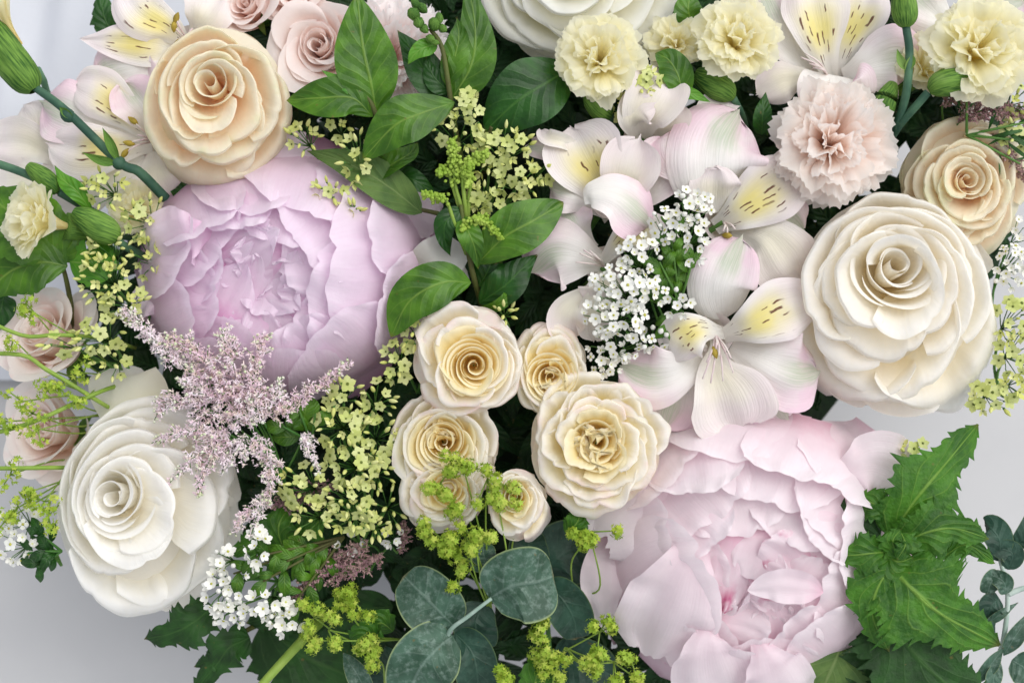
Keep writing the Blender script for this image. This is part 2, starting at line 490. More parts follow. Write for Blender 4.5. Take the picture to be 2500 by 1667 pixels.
TABLE_Z = -1000.0
tb = MB()
e = 60000.0
tb.add([(-e, -e, TABLE_Z), (e, -e, TABLE_Z), (e, e, TABLE_Z), (-e, e, TABLE_Z)], [(0, 1, 2, 3)], [(0, 0), (1, 0), (1, 1), (0, 1)])
o = bpy.data.objects.new('tabletop', tb.mesh('tabletop', cloth_mat('matt white tabletop', '#c8c8c9', 90)))
COL.objects.link(o)
o['kind'] = 'structure'

# ------------------------------------------------------------------ builders for blooms
GA = math.radians(137.508)

def cup_petal(rng, r, zb, zt, th0, half, bulge=0.1, lean=0.0, Lc=0.0, roll=1.2, spiral=0.1, trim=0.28, ruf=0.0, rf=5, notch=0.0,
              nt_=20, ns=17, rb=0.08, wob=0.02, R=1.0, point=0.0, hug=0.0):
    """wide cupped petal round the z axis: rim radius r, from height zb to zt, then a rim of length Lc rolled outward"""
    t = np.linspace(0, 1, nt_)[:, None]
    s = np.linspace(-1, 1, ns)[None, :]
    ph = rng.uniform(0, 6.28, 8)
    edge = 1 - trim * np.abs(s) ** 3.0 + point * np.exp(-(s / 0.25) ** 2)
    if notch:
        edge = edge + notch * (np.sin(s * rf * 1.7 + ph[0]) * 0.5 + np.sin(s * rf * 3.9 + ph[1]) * 0.3 + np.sin(s * rf * 8 + ph[6]) * 0.18)
    tau = t * edge
    cut = 0.76 if Lc > 0 else 1.0
    b = np.clip(tau / cut, 0, 1.08)
    H = zt - zb
    P0 = (rb * R * 0.6, zb); P1 = (r * (1.0 + bulge * 1.3) , zb + 0.02 * H)
    P2 = (r * (1.0 + bulge) - lean * H * 0.35, zb + 0.62 * H); P3 = (r, zt)
    if hug:       # the wall leans on the petals inside it just below the rim
        P1 = (r * 0.5, zb)
        P2 = (max(r * 0.35, r - hug * R), zt - 0.30 * R)
    c0, c1, c2, c3 = (1 - b) ** 3, 3 * b * (1 - b) ** 2, 3 * b * b * (1 - b), b ** 3
    rho = c0 * P0[0] + c1 * P1[0] + c2 * P2[0] + c3 * P3[0]
    z = c0 * P0[1] + c1 * P1[1] + c2 * P2[1] + c3 * P3[1]
    if Lc > 0:
        al0 = math.atan2(P3[0] - P2[0], P3[1] - P2[1])
        l = np.clip((tau - cut) / (1 - cut), 0, 1.4) * Lc
        kap = (roll * (0.55 + 0.75 * np.abs(s) ** 1.6) * (1 + 0.25 * np.sin(2.2 * s + ph[7]))) / Lc + 1e-6
        inside = tau > cut
        rho = np.where(inside, P3[0] + (np.cos(al0) - np.cos(al0 + kap * l)) / kap, rho)
        z = np.where(inside, P3[1] + (np.sin(al0 + kap * l) - np.sin(al0)) / kap, z)
    dth = half * (0.30 + 0.70 * sm(0.0, 0.5, t)) * (1 - 0.12 * sm(0.7, 1.0, t))
    th = th0 + s * dth
    rho = rho * (1 + spiral * s * sm(0.1, 0.6, t))
    if ruf:
        w = (np.sin(s * rf + ph[2]) + 0.6 * np.sin(s * rf * 2.3 + ph[3]) + 0.3 * np.sin(s * rf * 5.1 + t * 3 + ph[4])) * t ** 2.5
        rho = rho + ruf * R * w
        z = z + 0.5 * ruf * R * np.cos(s * rf * 1.4 + ph[5]) * t ** 3
    rho = rho + wob * R * np.sin(2.6 * s + 2.5 * t + ph[4]) * t
    z = z + wob * R * np.sin(2.1 * s - 2.0 * t + ph[5]) * t
    th = th + 0.05 * np.sin(3 * t + ph[6]) * t
    return np.stack([rho * np.cos(th), rho * np.sin(th), z], -1)

def put(P, c, B):
    return P @ B.T + np.asarray(c)

def stem_to(t, start, axis, mat='stem', r=11):
    """cut stem from a bloom down to where the bouquet is bound"""
    a = np.asarray(start)
    end = np.array([-20 + (a[0] * 0.12), -60 + a[1] * 0.12, -930.0])
    mid = a - unit(axis) * 160 + np.array([0, 0, -60])
    mb = MB()
    mb.tube([a, mid, (mid + end) / 2 + np.array([0, 0, -60]), end], r, r, n=14)
    part(t, 'stem', mb, M[mat])

def rose(name, label, cat, x, y, z, R, axis, mat, n=20, seed=1, H=0.75, r0=0.07, pw=0.8, drop=0.30, rim=0.72, rollmax=1.5, Lc=0.34, bud=4,
         group=None, squash=1.0, spin=0.0, ruf=0.010, closed=0.0, fl=1.0, open0=0.15, heart=0, pt=0.09, shift=(0, 0), hg=0.16, wrap=1.0, inner=None):
    """rose whose heart shows at photo pixel (x, y): a wrapped bud, then leaning petals whose rims roll outward"""
    rng = np.random.default_rng(seed)
    ax = unit(axis)
    B = frame(ax, spin)
    c = W(x, y, z)
    base = c - ax * H * R
    t = thing(name, label, cat, base, group)
    for k in range(n):
        q = k / (n - 1)
        r = R * (r0 + (rim - r0) * q ** pw) * (1 + rng.normal() * (0.02 if k < bud else 0.055))
        zt = -R * drop * q ** 1.6 + R * 0.03 * rng.normal() - (R * 0.03 if k < 2 else 0)
        half = float(np.clip(0.86 * wrap * R / max(r, 1e-3), math.radians(66 * wrap), math.radians(150))) * rng.uniform(0.85, 1.1)
        lc = max(R * Lc * float(sm(open0, open0 + 0.7, q)), 0.02 * R) * rng.uniform(0.6, 1.4)
        roll = rollmax * (0.35 + 0.65 * q) * rng.uniform(0.6, 1.35)
        P = cup_petal(rng, r, -H * R * (1 - 0.25 * (1 - q)), zt, k * GA + rng.normal() * 0.3, half,
                      bulge=0.16 * (1 - q) + closed, lean=fl * 0.75 * float(sm(0.1, 0.6, q)), Lc=lc, roll=roll, spiral=(0.22 * (1 - q) + 0.12) * rng.uniform(0.6, 1.3), trim=0.14 + 0.16 * q,
                      ruf=ruf * (0.4 + q), rf=2.6, wob=0.035, R=R, point=pt * q * rng.random(), nt_=26, ns=27, hug=hg * float(sm(0.05, 0.45, q)))
        P[..., 0] *= squash
        ti = rng.normal(0, 0.085, 2) * float(sm(0.05, 0.5, q))         # each petal leans its own way
        P[..., 2] += ti[0] * P[..., 0] + ti[1] * P[..., 1]
        off = rng.normal(0, 0.025 * R, 3) * (0.4 + q)
        P = P + off * np.array([1, 1, 0.4])
        mb = MB()
        mb.grid(put(P, c, B) + np.array([shift[0], shift[1], 0]) * R * q ** 1.2)
        part(t, 'petal', mb, M[inner if inner and q < 0.55 else mat])
    for k in range(heart):
        a = k * GA + rng.normal() * 0.4
        rr = 0.20 * R * math.sqrt((k + 0.3) / heart)
        out = np.array([math.cos(a + rng.normal() * 0.9), math.sin(a + rng.normal() * 0.9), 0])
        foot = np.array([0.3 * rr * math.cos(a), 0.3 * rr * math.sin(a), -0.5 * R])
        tip = np.array([rr * math.cos(a), rr * math.sin(a), R * rng.uniform(-0.16, -0.05)])
        G = leaf_grid([foot, (foot + tip) / 2, tip, tip + out * 0.12 * R + np.array([0, 0, -0.02 * R])], R * rng.uniform(0.26, 0.4), prof='fan', cup=0.3, wave=R * 0.015, up=-out, nt_=14, ns=13, seed=seed * 50 + k, notch=0.05)
        mb = MB()
        mb.grid(put(G, c, B))
        part(t, 'petal', mb, M[inner or mat])
    mb = MB()
    mb.blob(base - ax * 0.05 * R, ax, 0.4 * R, 0.2 * R, k=10, m=6)
    part(t, 'receptacle', mb, M['calyx'])
    for k in range(5):
        w = k * 2 * math.pi / 5 + spin
        d = B @ np.array([math.cos(w), math.sin(w), 0])
        leaf_part(t, 'sepal', [base - ax * 5, base + d * 0.3 * R - ax * 0.02 * R, base + d * 0.5 * R - ax * 0.2 * R], 0.2 * R, 'calyx', prof='lance', up=ax, nt_=8, ns=5)
    stem_to(t, base, ax)
    return t

def shell_rose(name, label, heart, cen, rx, ry, z, hz, mat, n=16, seed=1, group=None, inner=None, qin=0.30, nbud=8, A=30.0, pt=0.05, budz=34, hearts=0, lip=1.3, wrapd=(88, 56), cat='rose', ruf=1.0):
    """rose seen into its heart: a wrapped bud, round it broad overlapping petals that rise to a soft rolled lip and lie over a dome"""
    rng = np.random.default_rng(seed)
    hx, hy = heart
    cx, cy = cen
    R = 0.5 * (rx + ry)
    c0 = W((hx + cx) / 2, (hy + cy) / 2, z - hz - 30)
    t = thing(name, label, cat, c0, group)
    mx, my = 0.45 * hx + 0.55 * cx, 0.45 * hy + 0.55 * cy
    def dome(x, y):
        u = ((x - mx) / (rx * 1.07)) ** 2 + ((y - my) / (ry * 1.07)) ** 2
        return z - hz * (1 - np.sqrt(np.clip(1 - u, 0.0, 1))) - 300 * np.clip(u - 0.97, 0, None)
    nt_, ns = 24, 35
    v = np.linspace(0, 1, nt_)[:, None]
    s = np.linspace(-1, 1, ns)[None, :]
    A = A * R / 250
    for k in range(n):
        w_ = k / (n - 1)
        q = qin * 1.12 + (1.0 - qin * 1.12) * w_ ** 0.85
        q = min(1.02, q * (1 + rng.normal() * 0.03))
        half = math.radians(wrapd[0] + (wrapd[1] - wrapd[0]) * w_) * rng.uniform(0.85, 1.15)
        th0 = k * GA + rng.normal() * 0.25 + seed
        ph = rng.uniform(0, 6.28, 8)
        sp = rng.uniform(0.05, 0.18) * (1 if rng.random() < 0.8 else -1)
        e_ = 1 - 0.10 * s ** 2 - 0.10 * s ** 4 + sp * s + 0.014 * np.sin(3.1 * s + ph[0]) + 0.012 * ruf * np.sin(7 * s + ph[1]) + 0.006 * ruf * np.sin(17 * s + ph[6]) - 0.035 * np.exp(-((s - 0.6 * math.sin(ph[2])) / 0.05) ** 2) + pt * rng.random() * np.exp(-((s - 0.3 * math.sin(ph[7])) / 0.22) ** 2)
        rr = max(q - 0.40, 0.06)
        vr = v - 0.05 * sm(0.86, 1.0, v) * lip
        rho = rr + (q * e_ - rr) * vr / (1 - 0.05 * lip)
        th = th0 + s * half * (0.55 + 0.45 * sm(0.0, 0.6, v))
        lipk = rng.uniform(-0.15, 0.75)
        ccx, ccy = hx + (cx - hx) * rho, hy + (cy - hy) * rho
        X = ccx + rx * rho * np.cos(th)
        Y = ccy + ry * rho * np.sin(th)
        rise = -2.6 + 3.6 * sm(0.12, 0.93, v) - lip * lipk * np.clip((v - 0.90) / 0.10, 0, 1) ** 2 * (1 + 0.8 * np.sin(2.3 * s + ph[3]))
        Z = dome(X, Y) + (1 - w_) * 34 * R / 250 + A * rise * rng.uniform(0.75, 1.35) - 0.7 * A * np.abs(s) ** 4 + 0.3 * A * rng.normal()
        Z = Z + 0.38 * A * np.sin(2.4 * s + ph[4] + v) * v + 0.2 * A * np.sin(6.5 * s + ph[5] - 2 * v) * v + 0.09 * A * np.sin(14 * s + ph[0] + 2 * v) * v ** 2 + 0.35 * A * rng.normal() * s * v
        f = 1 - Z / DIST
        mb = MB()
        mb.grid(np.stack([(X - 1250) * f, -(Y - 833.5) * f, Z], -1))
        part(t, 'petal', mb, M[inner if inner and w_ < 0.14 else mat])
    ax = unit(np.array([(hx - cx) / rx * 0.55, -(hy - cy) / ry * 0.55, 1.0]))
    B = frame(ax, seed)
    hc = W(hx, hy, float(dome(hx, hy)) + budz * R / 250)
    for k in range(nbud):
        w_ = k / max(1, nbud - 1)
        r = R * (0.07 + (qin * 0.98 - 0.07) * w_ ** 0.9)
        P = cup_petal(rng, r, -0.5 * R, -0.09 * R * w_ ** 1.5 + rng.normal() * 0.008 * R - (0.02 * R if k == 0 else 0), k * GA + rng.normal() * 0.2, math.radians(150 - 55 * w_),
                      bulge=0.14 * (1 - w_), Lc=0.055 * R * (0.4 + w_), roll=1.3, spiral=0.26 - 0.1 * w_, trim=0.14, ruf=0.006, rf=2.6, wob=0.016, R=R, nt_=20, ns=25, hug=0.10 * w_)
        mb = MB()
        mb.grid(put(P, hc, B))
        part(t, 'petal', mb, M[inner or mat])
    for k in range(hearts):
        a_ = k * GA + rng.normal() * 0.4
        r = qin * 0.75 * R * math.sqrt((k + 0.3) / hearts)
        out = np.array([math.cos(a_ + rng.normal() * 0.8), math.sin(a_ + rng.normal() * 0.8), 0])
        foot = np.array([0.4 * r * math.cos(a_), 0.4 * r * math.sin(a_), -0.4 * R])
        tip = np.array([r * math.cos(a_), r * math.sin(a_), R * rng.uniform(-0.10, 0.0)])
        G = leaf_grid([foot, (foot + tip) / 2, tip, tip + out * 0.10 * R], R * rng.uniform(0.28, 0.44), prof='fan', cup=0.35, wave=R * 0.012, up=-out, nt_=14, ns=13, seed=seed * 50 + k, notch=0.03)
        mb = MB()
        mb.grid(put(G, hc, B))
        part(t, 'petal', mb, M[inner or mat])
    mb = MB()
    ring = []
    for q_ in np.linspace(0.02, 0.9, 10):
        w = np.linspace(0, 6.2832, 33)
        X, Y = hx + (cx - hx) * q_ + q_ * rx * np.cos(w), hy + (cy - hy) * q_ + q_ * ry * np.sin(w)
        Z = dome(X, Y) - 60 * R / 250 - 30 * np.exp(-(q_ / 0.3) ** 2)
        ring.append([W(x_, y_, z_) for x_, y_, z_ in zip(X, Y, Z)])
    mb.grid(np.array(ring))
    part(t, 'petal_mass', mb, M[mat])
    for k in range(8):          # outermost petals seen from the side
        a_ = k * 0.785 + seed
        ca, sa = math.cos(a_), math.sin(a_)
        G = leaf_grid([c0, W(cx + ca * rx * 0.6, cy + sa * ry * 0.6, z - hz - 20), W(cx + ca * rx * 0.92, cy + sa * ry * 0.92, z - hz * 0.80)], 0.8 * R, prof='fan', cup=0.3, wave=3, nt_=14, ns=13, seed=k + seed)
        mb = MB()
        mb.grid(G)
        part(t, 'petal', mb, M[mat])
    mb = MB()
    mb.blob(c0 - np.array([0, 0, 0.1 * R]), (0, 0, 1), 0.4 * R, 0.2 * R, k=10, m=6)
    part(t, 'receptacle', mb, M['calyx'])
    for k in range(5):
        w = k * 1.2566 + seed
        dd = np.array([math.cos(w), math.sin(w), 0])
        leaf_part(t, 'sepal', [c0 - np.array([0, 0, 5]), c0 + dd * 0.3 * R - np.array([0, 0, 0.03 * R]), c0 + dd * 0.52 * R - np.array([0, 0, 0.2 * R])], 0.2 * R, 'calyx', prof='lance', nt_=8, ns=5)
    stem_to(t, c0, (0, 0, 1))
    return t

def profile(kind, t):
    if kind == 'ovate':      # widest below the middle, pointed
        return np.sin(np.pi * t ** 0.72) ** 0.9 * (1 - 0.12 * t)
    if kind == 'lance':
        return np.sin(np.pi * t ** 0.8) ** 1.15
    if kind == 'ellip':
        return np.sin(np.pi * t) ** 0.75
    if kind == 'obovate':    # petal: narrow claw, wide blunt end
        return np.clip(0.26 + 0.74 * sm(0.0, 0.68, t), 0, 1) * np.sqrt(np.clip(1 - ((t - 0.62) / 0.385) ** 2 * (t > 0.62), 0, 1))
    if kind == 'round':
        return np.sqrt(np.clip(1 - (2 * t - 1) ** 2, 0, 1)) ** 0.85
    if kind == 'fan':
        return np.clip(0.12 + 0.88 * sm(0.05, 0.75, t), 0, 1) * np.sqrt(np.clip(1 - ((t - 0.8) / 0.21) ** 2 * (t > 0.8), 0, 1)) ** 0.6
    if kind == 'strap':
        return 0.75 * np.sqrt(np.clip(1 - ((t - 0.8) / 0.2) ** 2 * (t > 0.8), 0, 1)) + 0.25 * np.sin(np.pi * t)
    if kind == 'lobed':      # currant leaf: heart base, three to five broad lobes
        b = np.sin(np.pi * np.clip(t, 0, 1) ** 0.62) ** 0.8
        return b * (0.84 + 0.16 * np.cos(2 * np.pi * (t * 2.4 - 0.15))) 
    raise ValueError(kind)

def leaf_grid(pts, width, prof='ovate', cup=0.0, fold=0.0, wave=0.0, wf=3.0, serr=0.0, sn=16, roll=0.0, up=(0, 0, 1), nt_=22, ns=9,
              seed=0, twist=0.0, notch=0.0, crease=0.0, tippt=0.0):
    rng = np.random.default_rng(seed)
    C = spline(pts, nt_)
    T = np.gradient(C, axis=0)
    t = np.linspace(0, 1, nt_)
    w = np.maximum(profile(prof, t), 0.02) * width / 2
    if serr:
        ss = (t * sn) % 1.0
        tooth = serr * (0.7 - ss) * (0.65 + 0.5 * np.sin(t * sn * 0.83 * math.pi + 1 + seed))
    s = np.linspace(-1, 1, ns)
    mg = np.abs(s) ** 4
    G = np.zeros((nt_, ns, 3))
    ph = rng.uniform(0, 6.28, 4)
    for i in range(nt_):
        tt = unit(T[i])
        u = np.asarray(up, float)
        nrm = unit(u - tt * np.dot(u, tt))
        side = np.cross(nrm, tt)
        a = math.radians(roll + twist * (t[i] - 0.5))
        side, nrm = side * math.cos(a) + nrm * math.sin(a), nrm * math.cos(a) - side * math.sin(a)
        off = cup * w[i] * s ** 2 + fold * w[i] * np.abs(s)
        off = off + wave * (np.sin(t[i] * wf * 6.28 + ph[0] + 1.5 * (s > 0)) * np.abs(s) ** 1.5 + 0.4 * np.sin(t[i] * wf * 13 + ph[1]) * np.abs(s) ** 2) * min(1, 3 * t[i])
        if tippt:
            C_off = tippt * width * math.exp(-((1 - t[i]) / 0.10) ** 2)
            G[i] += np.outer(C_off * np.exp(-(s / 0.22) ** 2), tt)
        if crease:
            off = off + crease * w[i] * (np.sin(s * 4.1 + ph[1] + t[i]) * 0.6 + np.sin(s * 7.7 + ph[2] - 1.5 * t[i]) * 0.4) * (0.3 + 0.7 * t[i])
        G[i] += C[i] + np.outer(s * w[i] * (1 + (tooth[i] * mg if serr else 0)), side) + np.outer(off, nrm)
        if notch:
            G[i] += np.outer(notch * width * t[i] ** 4 * (np.sin(s * 5 + ph[2]) * 0.5 + np.sin(s * 11 + ph[3]) * 0.35 + np.sin(s * 23 + ph[0]) * 0.15), tt)
    return G

def leaf_part(t, name, pts, width, mat, sub=None, label=None, **kw):
    mb = MB()
    mb.grid(leaf_grid(pts, width, **kw))
    return part(t, name, mb, M[mat] if isinstance(mat, str) else mat, sub=sub, label=label)

def PX(*a):
    return [W(*p) for p in a]

def carnation(name, label, x, y, z, R, axis, mat, n=34, seed=1, flat=0.55, spread=1.65, serr=0.035, ruf=0.085, wide=0.62, lift=0.12, mess=0.12, group=None, calyx=True, stem='bluestem', cat='carnation'):
    rng = np.random.default_rng(seed)
    ax = unit(axis)
    B = frame(ax, rng.uniform(0, 6))
    c = W(x, y, z)
    base = c - ax * R * 0.95
    t = thing(name, label, cat, base, group)
    ns, nt_ = 25, 13
    s = np.linspace(-1, 1, ns)[None, :]
    v = np.linspace(0, 1, nt_)[:, None]
    for k in range(n):
        q = (k + 0.5) / n
        phi = spread * q ** 0.65 + rng.normal() * mess
        th = k * GA + rng.normal() * 0.25
        L = R * (0.80 + 0.22 * q + lift * (1 - q)) * rng.uniform(0.86, 1.08)
        tip = np.array([math.sin(phi) * L, 0, math.cos(phi) * L * flat])
        b0 = np.array([0.02 * R, 0, -0.8 * R]); b1 = np.array([0.22 * R * math.sin(phi), 0, 0.22 * R * (0.5 + flat)])
        ph = rng.uniform(0, 6.28, 6)
        e = 1 - 0.10 * s ** 2 + serr * (np.abs(((s * 7.5 + ph[0]) % 1) - 0.5) * 2 - 0.5) + 0.05 * np.sin(s * 4 + ph[4])
        u = v * e
        C = ((1 - u) ** 2)[..., None] * b0 + (2 * u * (1 - u))[..., None] * b1 + (u ** 2)[..., None] * tip
        wid = R * rng.uniform(0.8, 1.1) * wide * (0.4 + 0.6 * min(1.0, q * 1.6)) * (0.10 + 0.9 * sm(0.2, 0.95, v))
        nrm = unit(np.array([-math.cos(phi) * flat - 0.2, 0, math.sin(phi)]))
        rr = ruf * R * (np.sin(s * 3.6 + ph[1]) + 0.6 * np.sin(s * 6.5 + ph[2]) + 0.30 * np.sin(s * 13 + ph[3])) * v ** 2
        G = C + (s * wid)[..., None] * np.array([0, 1.0, 0]) + rr[..., None] * nrm + (0.18 * wid * s ** 2)[..., None] * nrm
        G[..., 2] += 0.05 * R * rng.normal() * v
        co, si = math.cos(th), math.sin(th)
        G = np.stack([G[..., 0] * co - G[..., 1] * si, G[..., 0] * si + G[..., 1] * co, G[..., 2]], -1)
        mb = MB()
        mb.grid(put(G, c, B))
        part(t, 'petal', mb, M[mat])
    if calyx:
        mb = MB()
        mb.tube([base + ax * 0.35 * R, base - ax * 0.15 * R, base - ax * 0.55 * R, base - ax * 0.7 * R], 0.33 * R, 0.16 * R, n=8, k=12)
        part(t, 'calyx', mb, M['calyx'])
    stem_to(t, base - ax * 0.6 * R, ax, stem, 9)
    return t

# ------------------------------------------------------------------ builders for fillers
def star_mesh(name, mats, n=5, r=19, deep=0.45, cup=0.22, dot=0.16, pointy=True, k=3):
    """small open floret, face up (+Z): n petals of their own outline round a centre"""
    mb = MB()
    for i in range(n):
        a = 2 * math.pi * i / n
        if pointy:
            prof = [(0.08, 0.06), (0.45, 0.36), (0.72, 0.33), (1.0, 0.02)]
        else:
            prof = [(0.10, 0.07), (0.38, 0.30), (0.62, 0.42), (0.86, 0.35), (1.0, 0.13)]
        V = []
        for d, w in prof:
            zz = cup * r * (d ** 2)
            for sgn in (-1, 0, 1):
                x, y = d * r * (1 - (0.08 if sgn else 0)), sgn * w * r
                V.append((x * math.cos(a) - y * math.sin(a), x * math.sin(a) + y * math.cos(a), zz - abs(sgn) * 0.04 * r + (i % 2) * 0.012 * r))
        F = [(j * 3 + q, (j + 1) * 3 + q, (j + 1) * 3 + q + 1, j * 3 + q + 1) for j in range(len(prof) - 1) for q in (0, 1)]
        mb.add(V, F, None, 0)
    mb.blob((0, 0, 0.05 * r), (0, 0, 1), 0.22 * r, dot * r, 1, 6, 3)
    mb.tube([(0, 0, -0.9 * r), (0, 0, 0.02 * r)], 0.07 * r, 0.13 * r, 2, n=3, k=5)
    return mb.mesh(name, mats)

def bud_mesh(name, mats, L=26, r=5.5):
    mb = MB()
    mb.blob((0, 0, L * 0.5), (0, 0, 1), L, r, 0, 6, 5, 0.1)
    mb.blob((0, 0, 0.08 * L), (0, 0, 1), L * 0.35, r * 0.62, 1, 6, 3)
    return mb.mesh(name, mats)

LIME = star_mesh('floret', [M['lime'], M['limedot'], M['stem']], 5, 21, cup=0.2, dot=0.17)
LIME = [LIME, star_mesh('floret', [M['lime'], M['limedot'], M['stem']], 5, 19, cup=0.55, dot=0.15), star_mesh('floret', [M['lime'], M['limedot'], M['stem']], 5, 22, cup=0.02, dot=0.18), star_mesh('floret', [M['limebud'], M['limedot'], M['stem']], 4, 16, cup=0.8, dot=0.13)]
LBUD = bud_mesh('bud', [M['limebud'], M['stem']])
SPIR = star_mesh('floret', [M['spirea'], M['spireadot'], M['stem']], 5, 18, cup=0.10, dot=0.24, pointy=False)
SPIR4 = star_mesh('floret', [M['spirea'], M['spireadot'], M['stem']], 5, 18, cup=0.5, dot=0.2, pointy=False)

SPIR = [SPIR, star_mesh('floret', [M['spirea'], M['spireadot'], M['stem']], 5, 17, cup=0.45, dot=0.22, pointy=False), star_mesh('floret', [M['spirea'], M['spireadot'], M['stem']], 4, 17, cup=0.02, dot=0.28, pointy=False), star_mesh('floret', [M['spirea'], M['limebud'], M['stem']], 5, 15, cup=0.9, dot=0.2, pointy=False)]
SPIR4 = [SPIR4, SPIR[1], SPIR[3]]
SPB = bud_mesh('bud', [M['spirea'], M['stem']], 15, 7)

def sprig(name, label, cat, base, heads, mesh, bud, group, seed=0, mat='stem', size=1.0, tilt=0.9, lean=(0, 0, 0), budscale=1.0, rs=3.5, rnd=0.28):
    """branched sprig; heads: (x, y, z, radius x, radius y, florets, buds)"""
    rng = np.random.default_rng(seed)
    b = W(*base)
    t = thing(name, label, cat, b, group)
    st = MB()
    for (x, y, z, rx, ry, nf, nb) in heads:
        c = W(x, y, z)
        root = c + np.array([0, 0, -max(rx, ry) * 1.1]) + (b - c) * 0.12
        st.tube([b, (b + root) / 2 + np.array([0, 0, -15]) + rng.normal(0, 8, 3), root], rs * 1.2, rs, n=8, k=6)
        total = nf + nb
        pts = []
        for i in range(total):
            best, bd = None, -1
            for _ in range(12):
                a, d = rng.uniform(0, 6.28), math.sqrt(rng.random())
                p = np.array([math.cos(a) * d * rx, math.sin(a) * d * ry, (1 - d * d) * 0.6 * min(rx, ry) + rng.normal() * 4 - 0.25 * rng.random() * min(rx, ry)])
                dd = min([np.linalg.norm(p - q) for q in pts] or [99])
                if dd > bd:
                    best, bd = p, dd
            pts.append(best)
            p = c + best
            out = unit(np.array([best[0] / rx, best[1] / ry, 1.0 / tilt]) + np.array(lean) + rng.normal(0, rnd, 3))
            if i < nf:
                sc = size * rng.uniform(0.75, 1.18)
                place(t, 'floret', mesh[int(rng.integers(len(mesh)))], p, frame(out, rng.uniform(0, 6.28)), sc)
                st.tube([root, (root + p) / 2 + out * -4, p - out * 14 * sc], rs * 0.5, rs * 0.35, n=4, k=4)
            else:
                sc = budscale * rng.uniform(0.75, 1.15)
                out = unit(out + np.array([best[0] / rx, best[1] / ry, 0]) * 0.7)
                place(t, 'bud', bud, p, frame(out), sc)
                st.tube([root, p], rs * 0.45, rs * 0.3, n=3, k=4)
    part(t, 'stem', st, M[mat])
    return t

def tiny_star(mb, p, out, r, rng, n=5, mat=0):
    B = frame(out, rng.uniform(0, 6.28))
    V, F = [np.zeros(3)], []
    for i in range(2 * n):
        a = math.pi * i / n
        rr = r if i % 2 == 0 else r * 0.42
        V.append(np.array([rr * math.cos(a), rr * math.sin(a), (0.25 if i % 2 == 0 else 0.05) * r]))
    for i in range(2 * n):
        F.append((0, 1 + i, 1 + (i + 1) % (2 * n)))
    mb.add(np.array(V) @ B.T + p, F, None, mat)

def mantle(name, label, base, heads, seed=0, group=None, mats=('mantle', 'mantle_y'), r=8.5, stem='limestem', dens=2.2, via=None, leaves=()):
    """frothy sprig of star florets too small to pick apart: each head is one part"""
    rng = np.random.default_rng(seed)
    b = W(*base)
    t = thing(name, label, 'lady mantle', b, group)
    st = MB()
    for (x, y, z, rad) in heads:
        c = W(x, y, z)
        mid = (b + c) / 2 + rng.normal(0, 22, 3) if via is None else W(*via)
        st.tube([b, mid, c - np.array([0, 0, rad * 0.5])], 2.8, 1.8, n=14, k=6)
        mb = MB()
        subs = [c + rng.normal(0, 1, 3) * np.array([0.66, 0.66, 0.3]) * rad for _ in range(max(3, int(rad / 7)))]
        for sc_ in subs:
            st.tube([c - np.array([0, 0, rad * 0.5]), sc_], 2.2, 1.6, n=3, k=4)
            for _ in range(int(17 * dens)):
                d = unit(rng.normal(0, 1, 3) + np.array([0, 0, 0.5]))
                p = sc_ + d * rng.uniform(8, 21)
                tiny_star(mb, p, d, r * rng.uniform(0.75, 1.25), rng, 5, 0 if rng.random() < 0.6 else 1)
        part(t, 'floret_cluster', mb, [M[mats[0]], M[mats[1]]], kind='stuff')
    part(t, 'stem', st, M[stem])
    for (pts, w) in leaves:
        leaf_part(t, 'leaf', PX(*pts), w, 'currant', prof='ellip', fold=0.15, serr=0.35, sn=7, nt_=30, ns=7)
    return t

def plume(name, label, base, branches, mats, seed=0, group=None, dens=1.0, L=12, stem='stem', cat='astilbe'):
    """feathery astilbe plume: each branch carries side branchlets set with tiny florets; branches: (points, branchlet length at foot, at tip)"""
    rng = np.random.default_rng(seed)
    b = W(*base)
    t = thing(name, label, cat, b, group)
    st = MB()
    for (pts, f0, f1) in branches:
        P = spline(PX(*pts), 40)
        st.tube([b, P[0] * 0.6 + b * 0.4 + np.array([0, 0, -30]), P[0]], 3.4, 2.6, n=6, k=5)
        st.tube(P[::3], 2.6, 1.2, n=20, k=5)
        seg = np.linalg.norm(np.diff(P, axis=0), axis=1).sum()
        mb = MB()
        nb = int(seg / 3.4)
        for i in range(nb):
            q = (i + rng.random()) / nb
            c = P[min(39, int(q * 39))]
            T = unit(P[min(39, int(q * 39) + 1)] - P[max(0, int(q * 39) - 1)])
            f = (f0 + (f1 - f0) * q) * rng.uniform(0.55, 1.25)
            d = rng.normal(0, 1, 3) + np.array([0, 0, 0.25])
            d = unit(unit(d - T * np.dot(d, T)) + T * rng.uniform(0.5, 1.1))
            st.tube([c, c + d * f], 1.3, 0.7, n=3, k=4)
            nf = max(2, int(f / 4.2 * dens))
            for j in range(nf):
                w = (j + rng.random()) / nf
                p = c + d * f * w + rng.normal(0, 2.2, 3)
                k = 2 if (w > 0.84 and (q > 0.72 or rng.random() < 0.25)) else (0 if rng.random() < 0.72 else 1)
                if k == 2:
                    mb.blob(p, rng.normal(0, 1, 3), 9, 3.8, 2, 5, 3)
                    continue
                for _h in range(4):
                    h = unit(d * 0.3 + rng.normal(0, 0.9, 3) + np.array([0, 0, 0.2]))
                    sd = unit(np.cross(h, rng.normal(0, 1, 3))) * rng.uniform(1.1, 2.2)
                    l = L * rng.uniform(0.5, 1.05)
                    mb.add([p - sd * 0.5, p + sd * 0.5, p + h * l * 0.6 + sd, p + h * l, p + h * l * 0.6 - sd], [(0, 1, 2, 3, 4)], None, k)
                mb.blob(p, d, 6, 2.6, k, 5, 2)
        part(t, 'plumelet', mb, [M[m] for m in mats], kind='stuff')
    part(t, 'stem', st, M[stem])
    return t
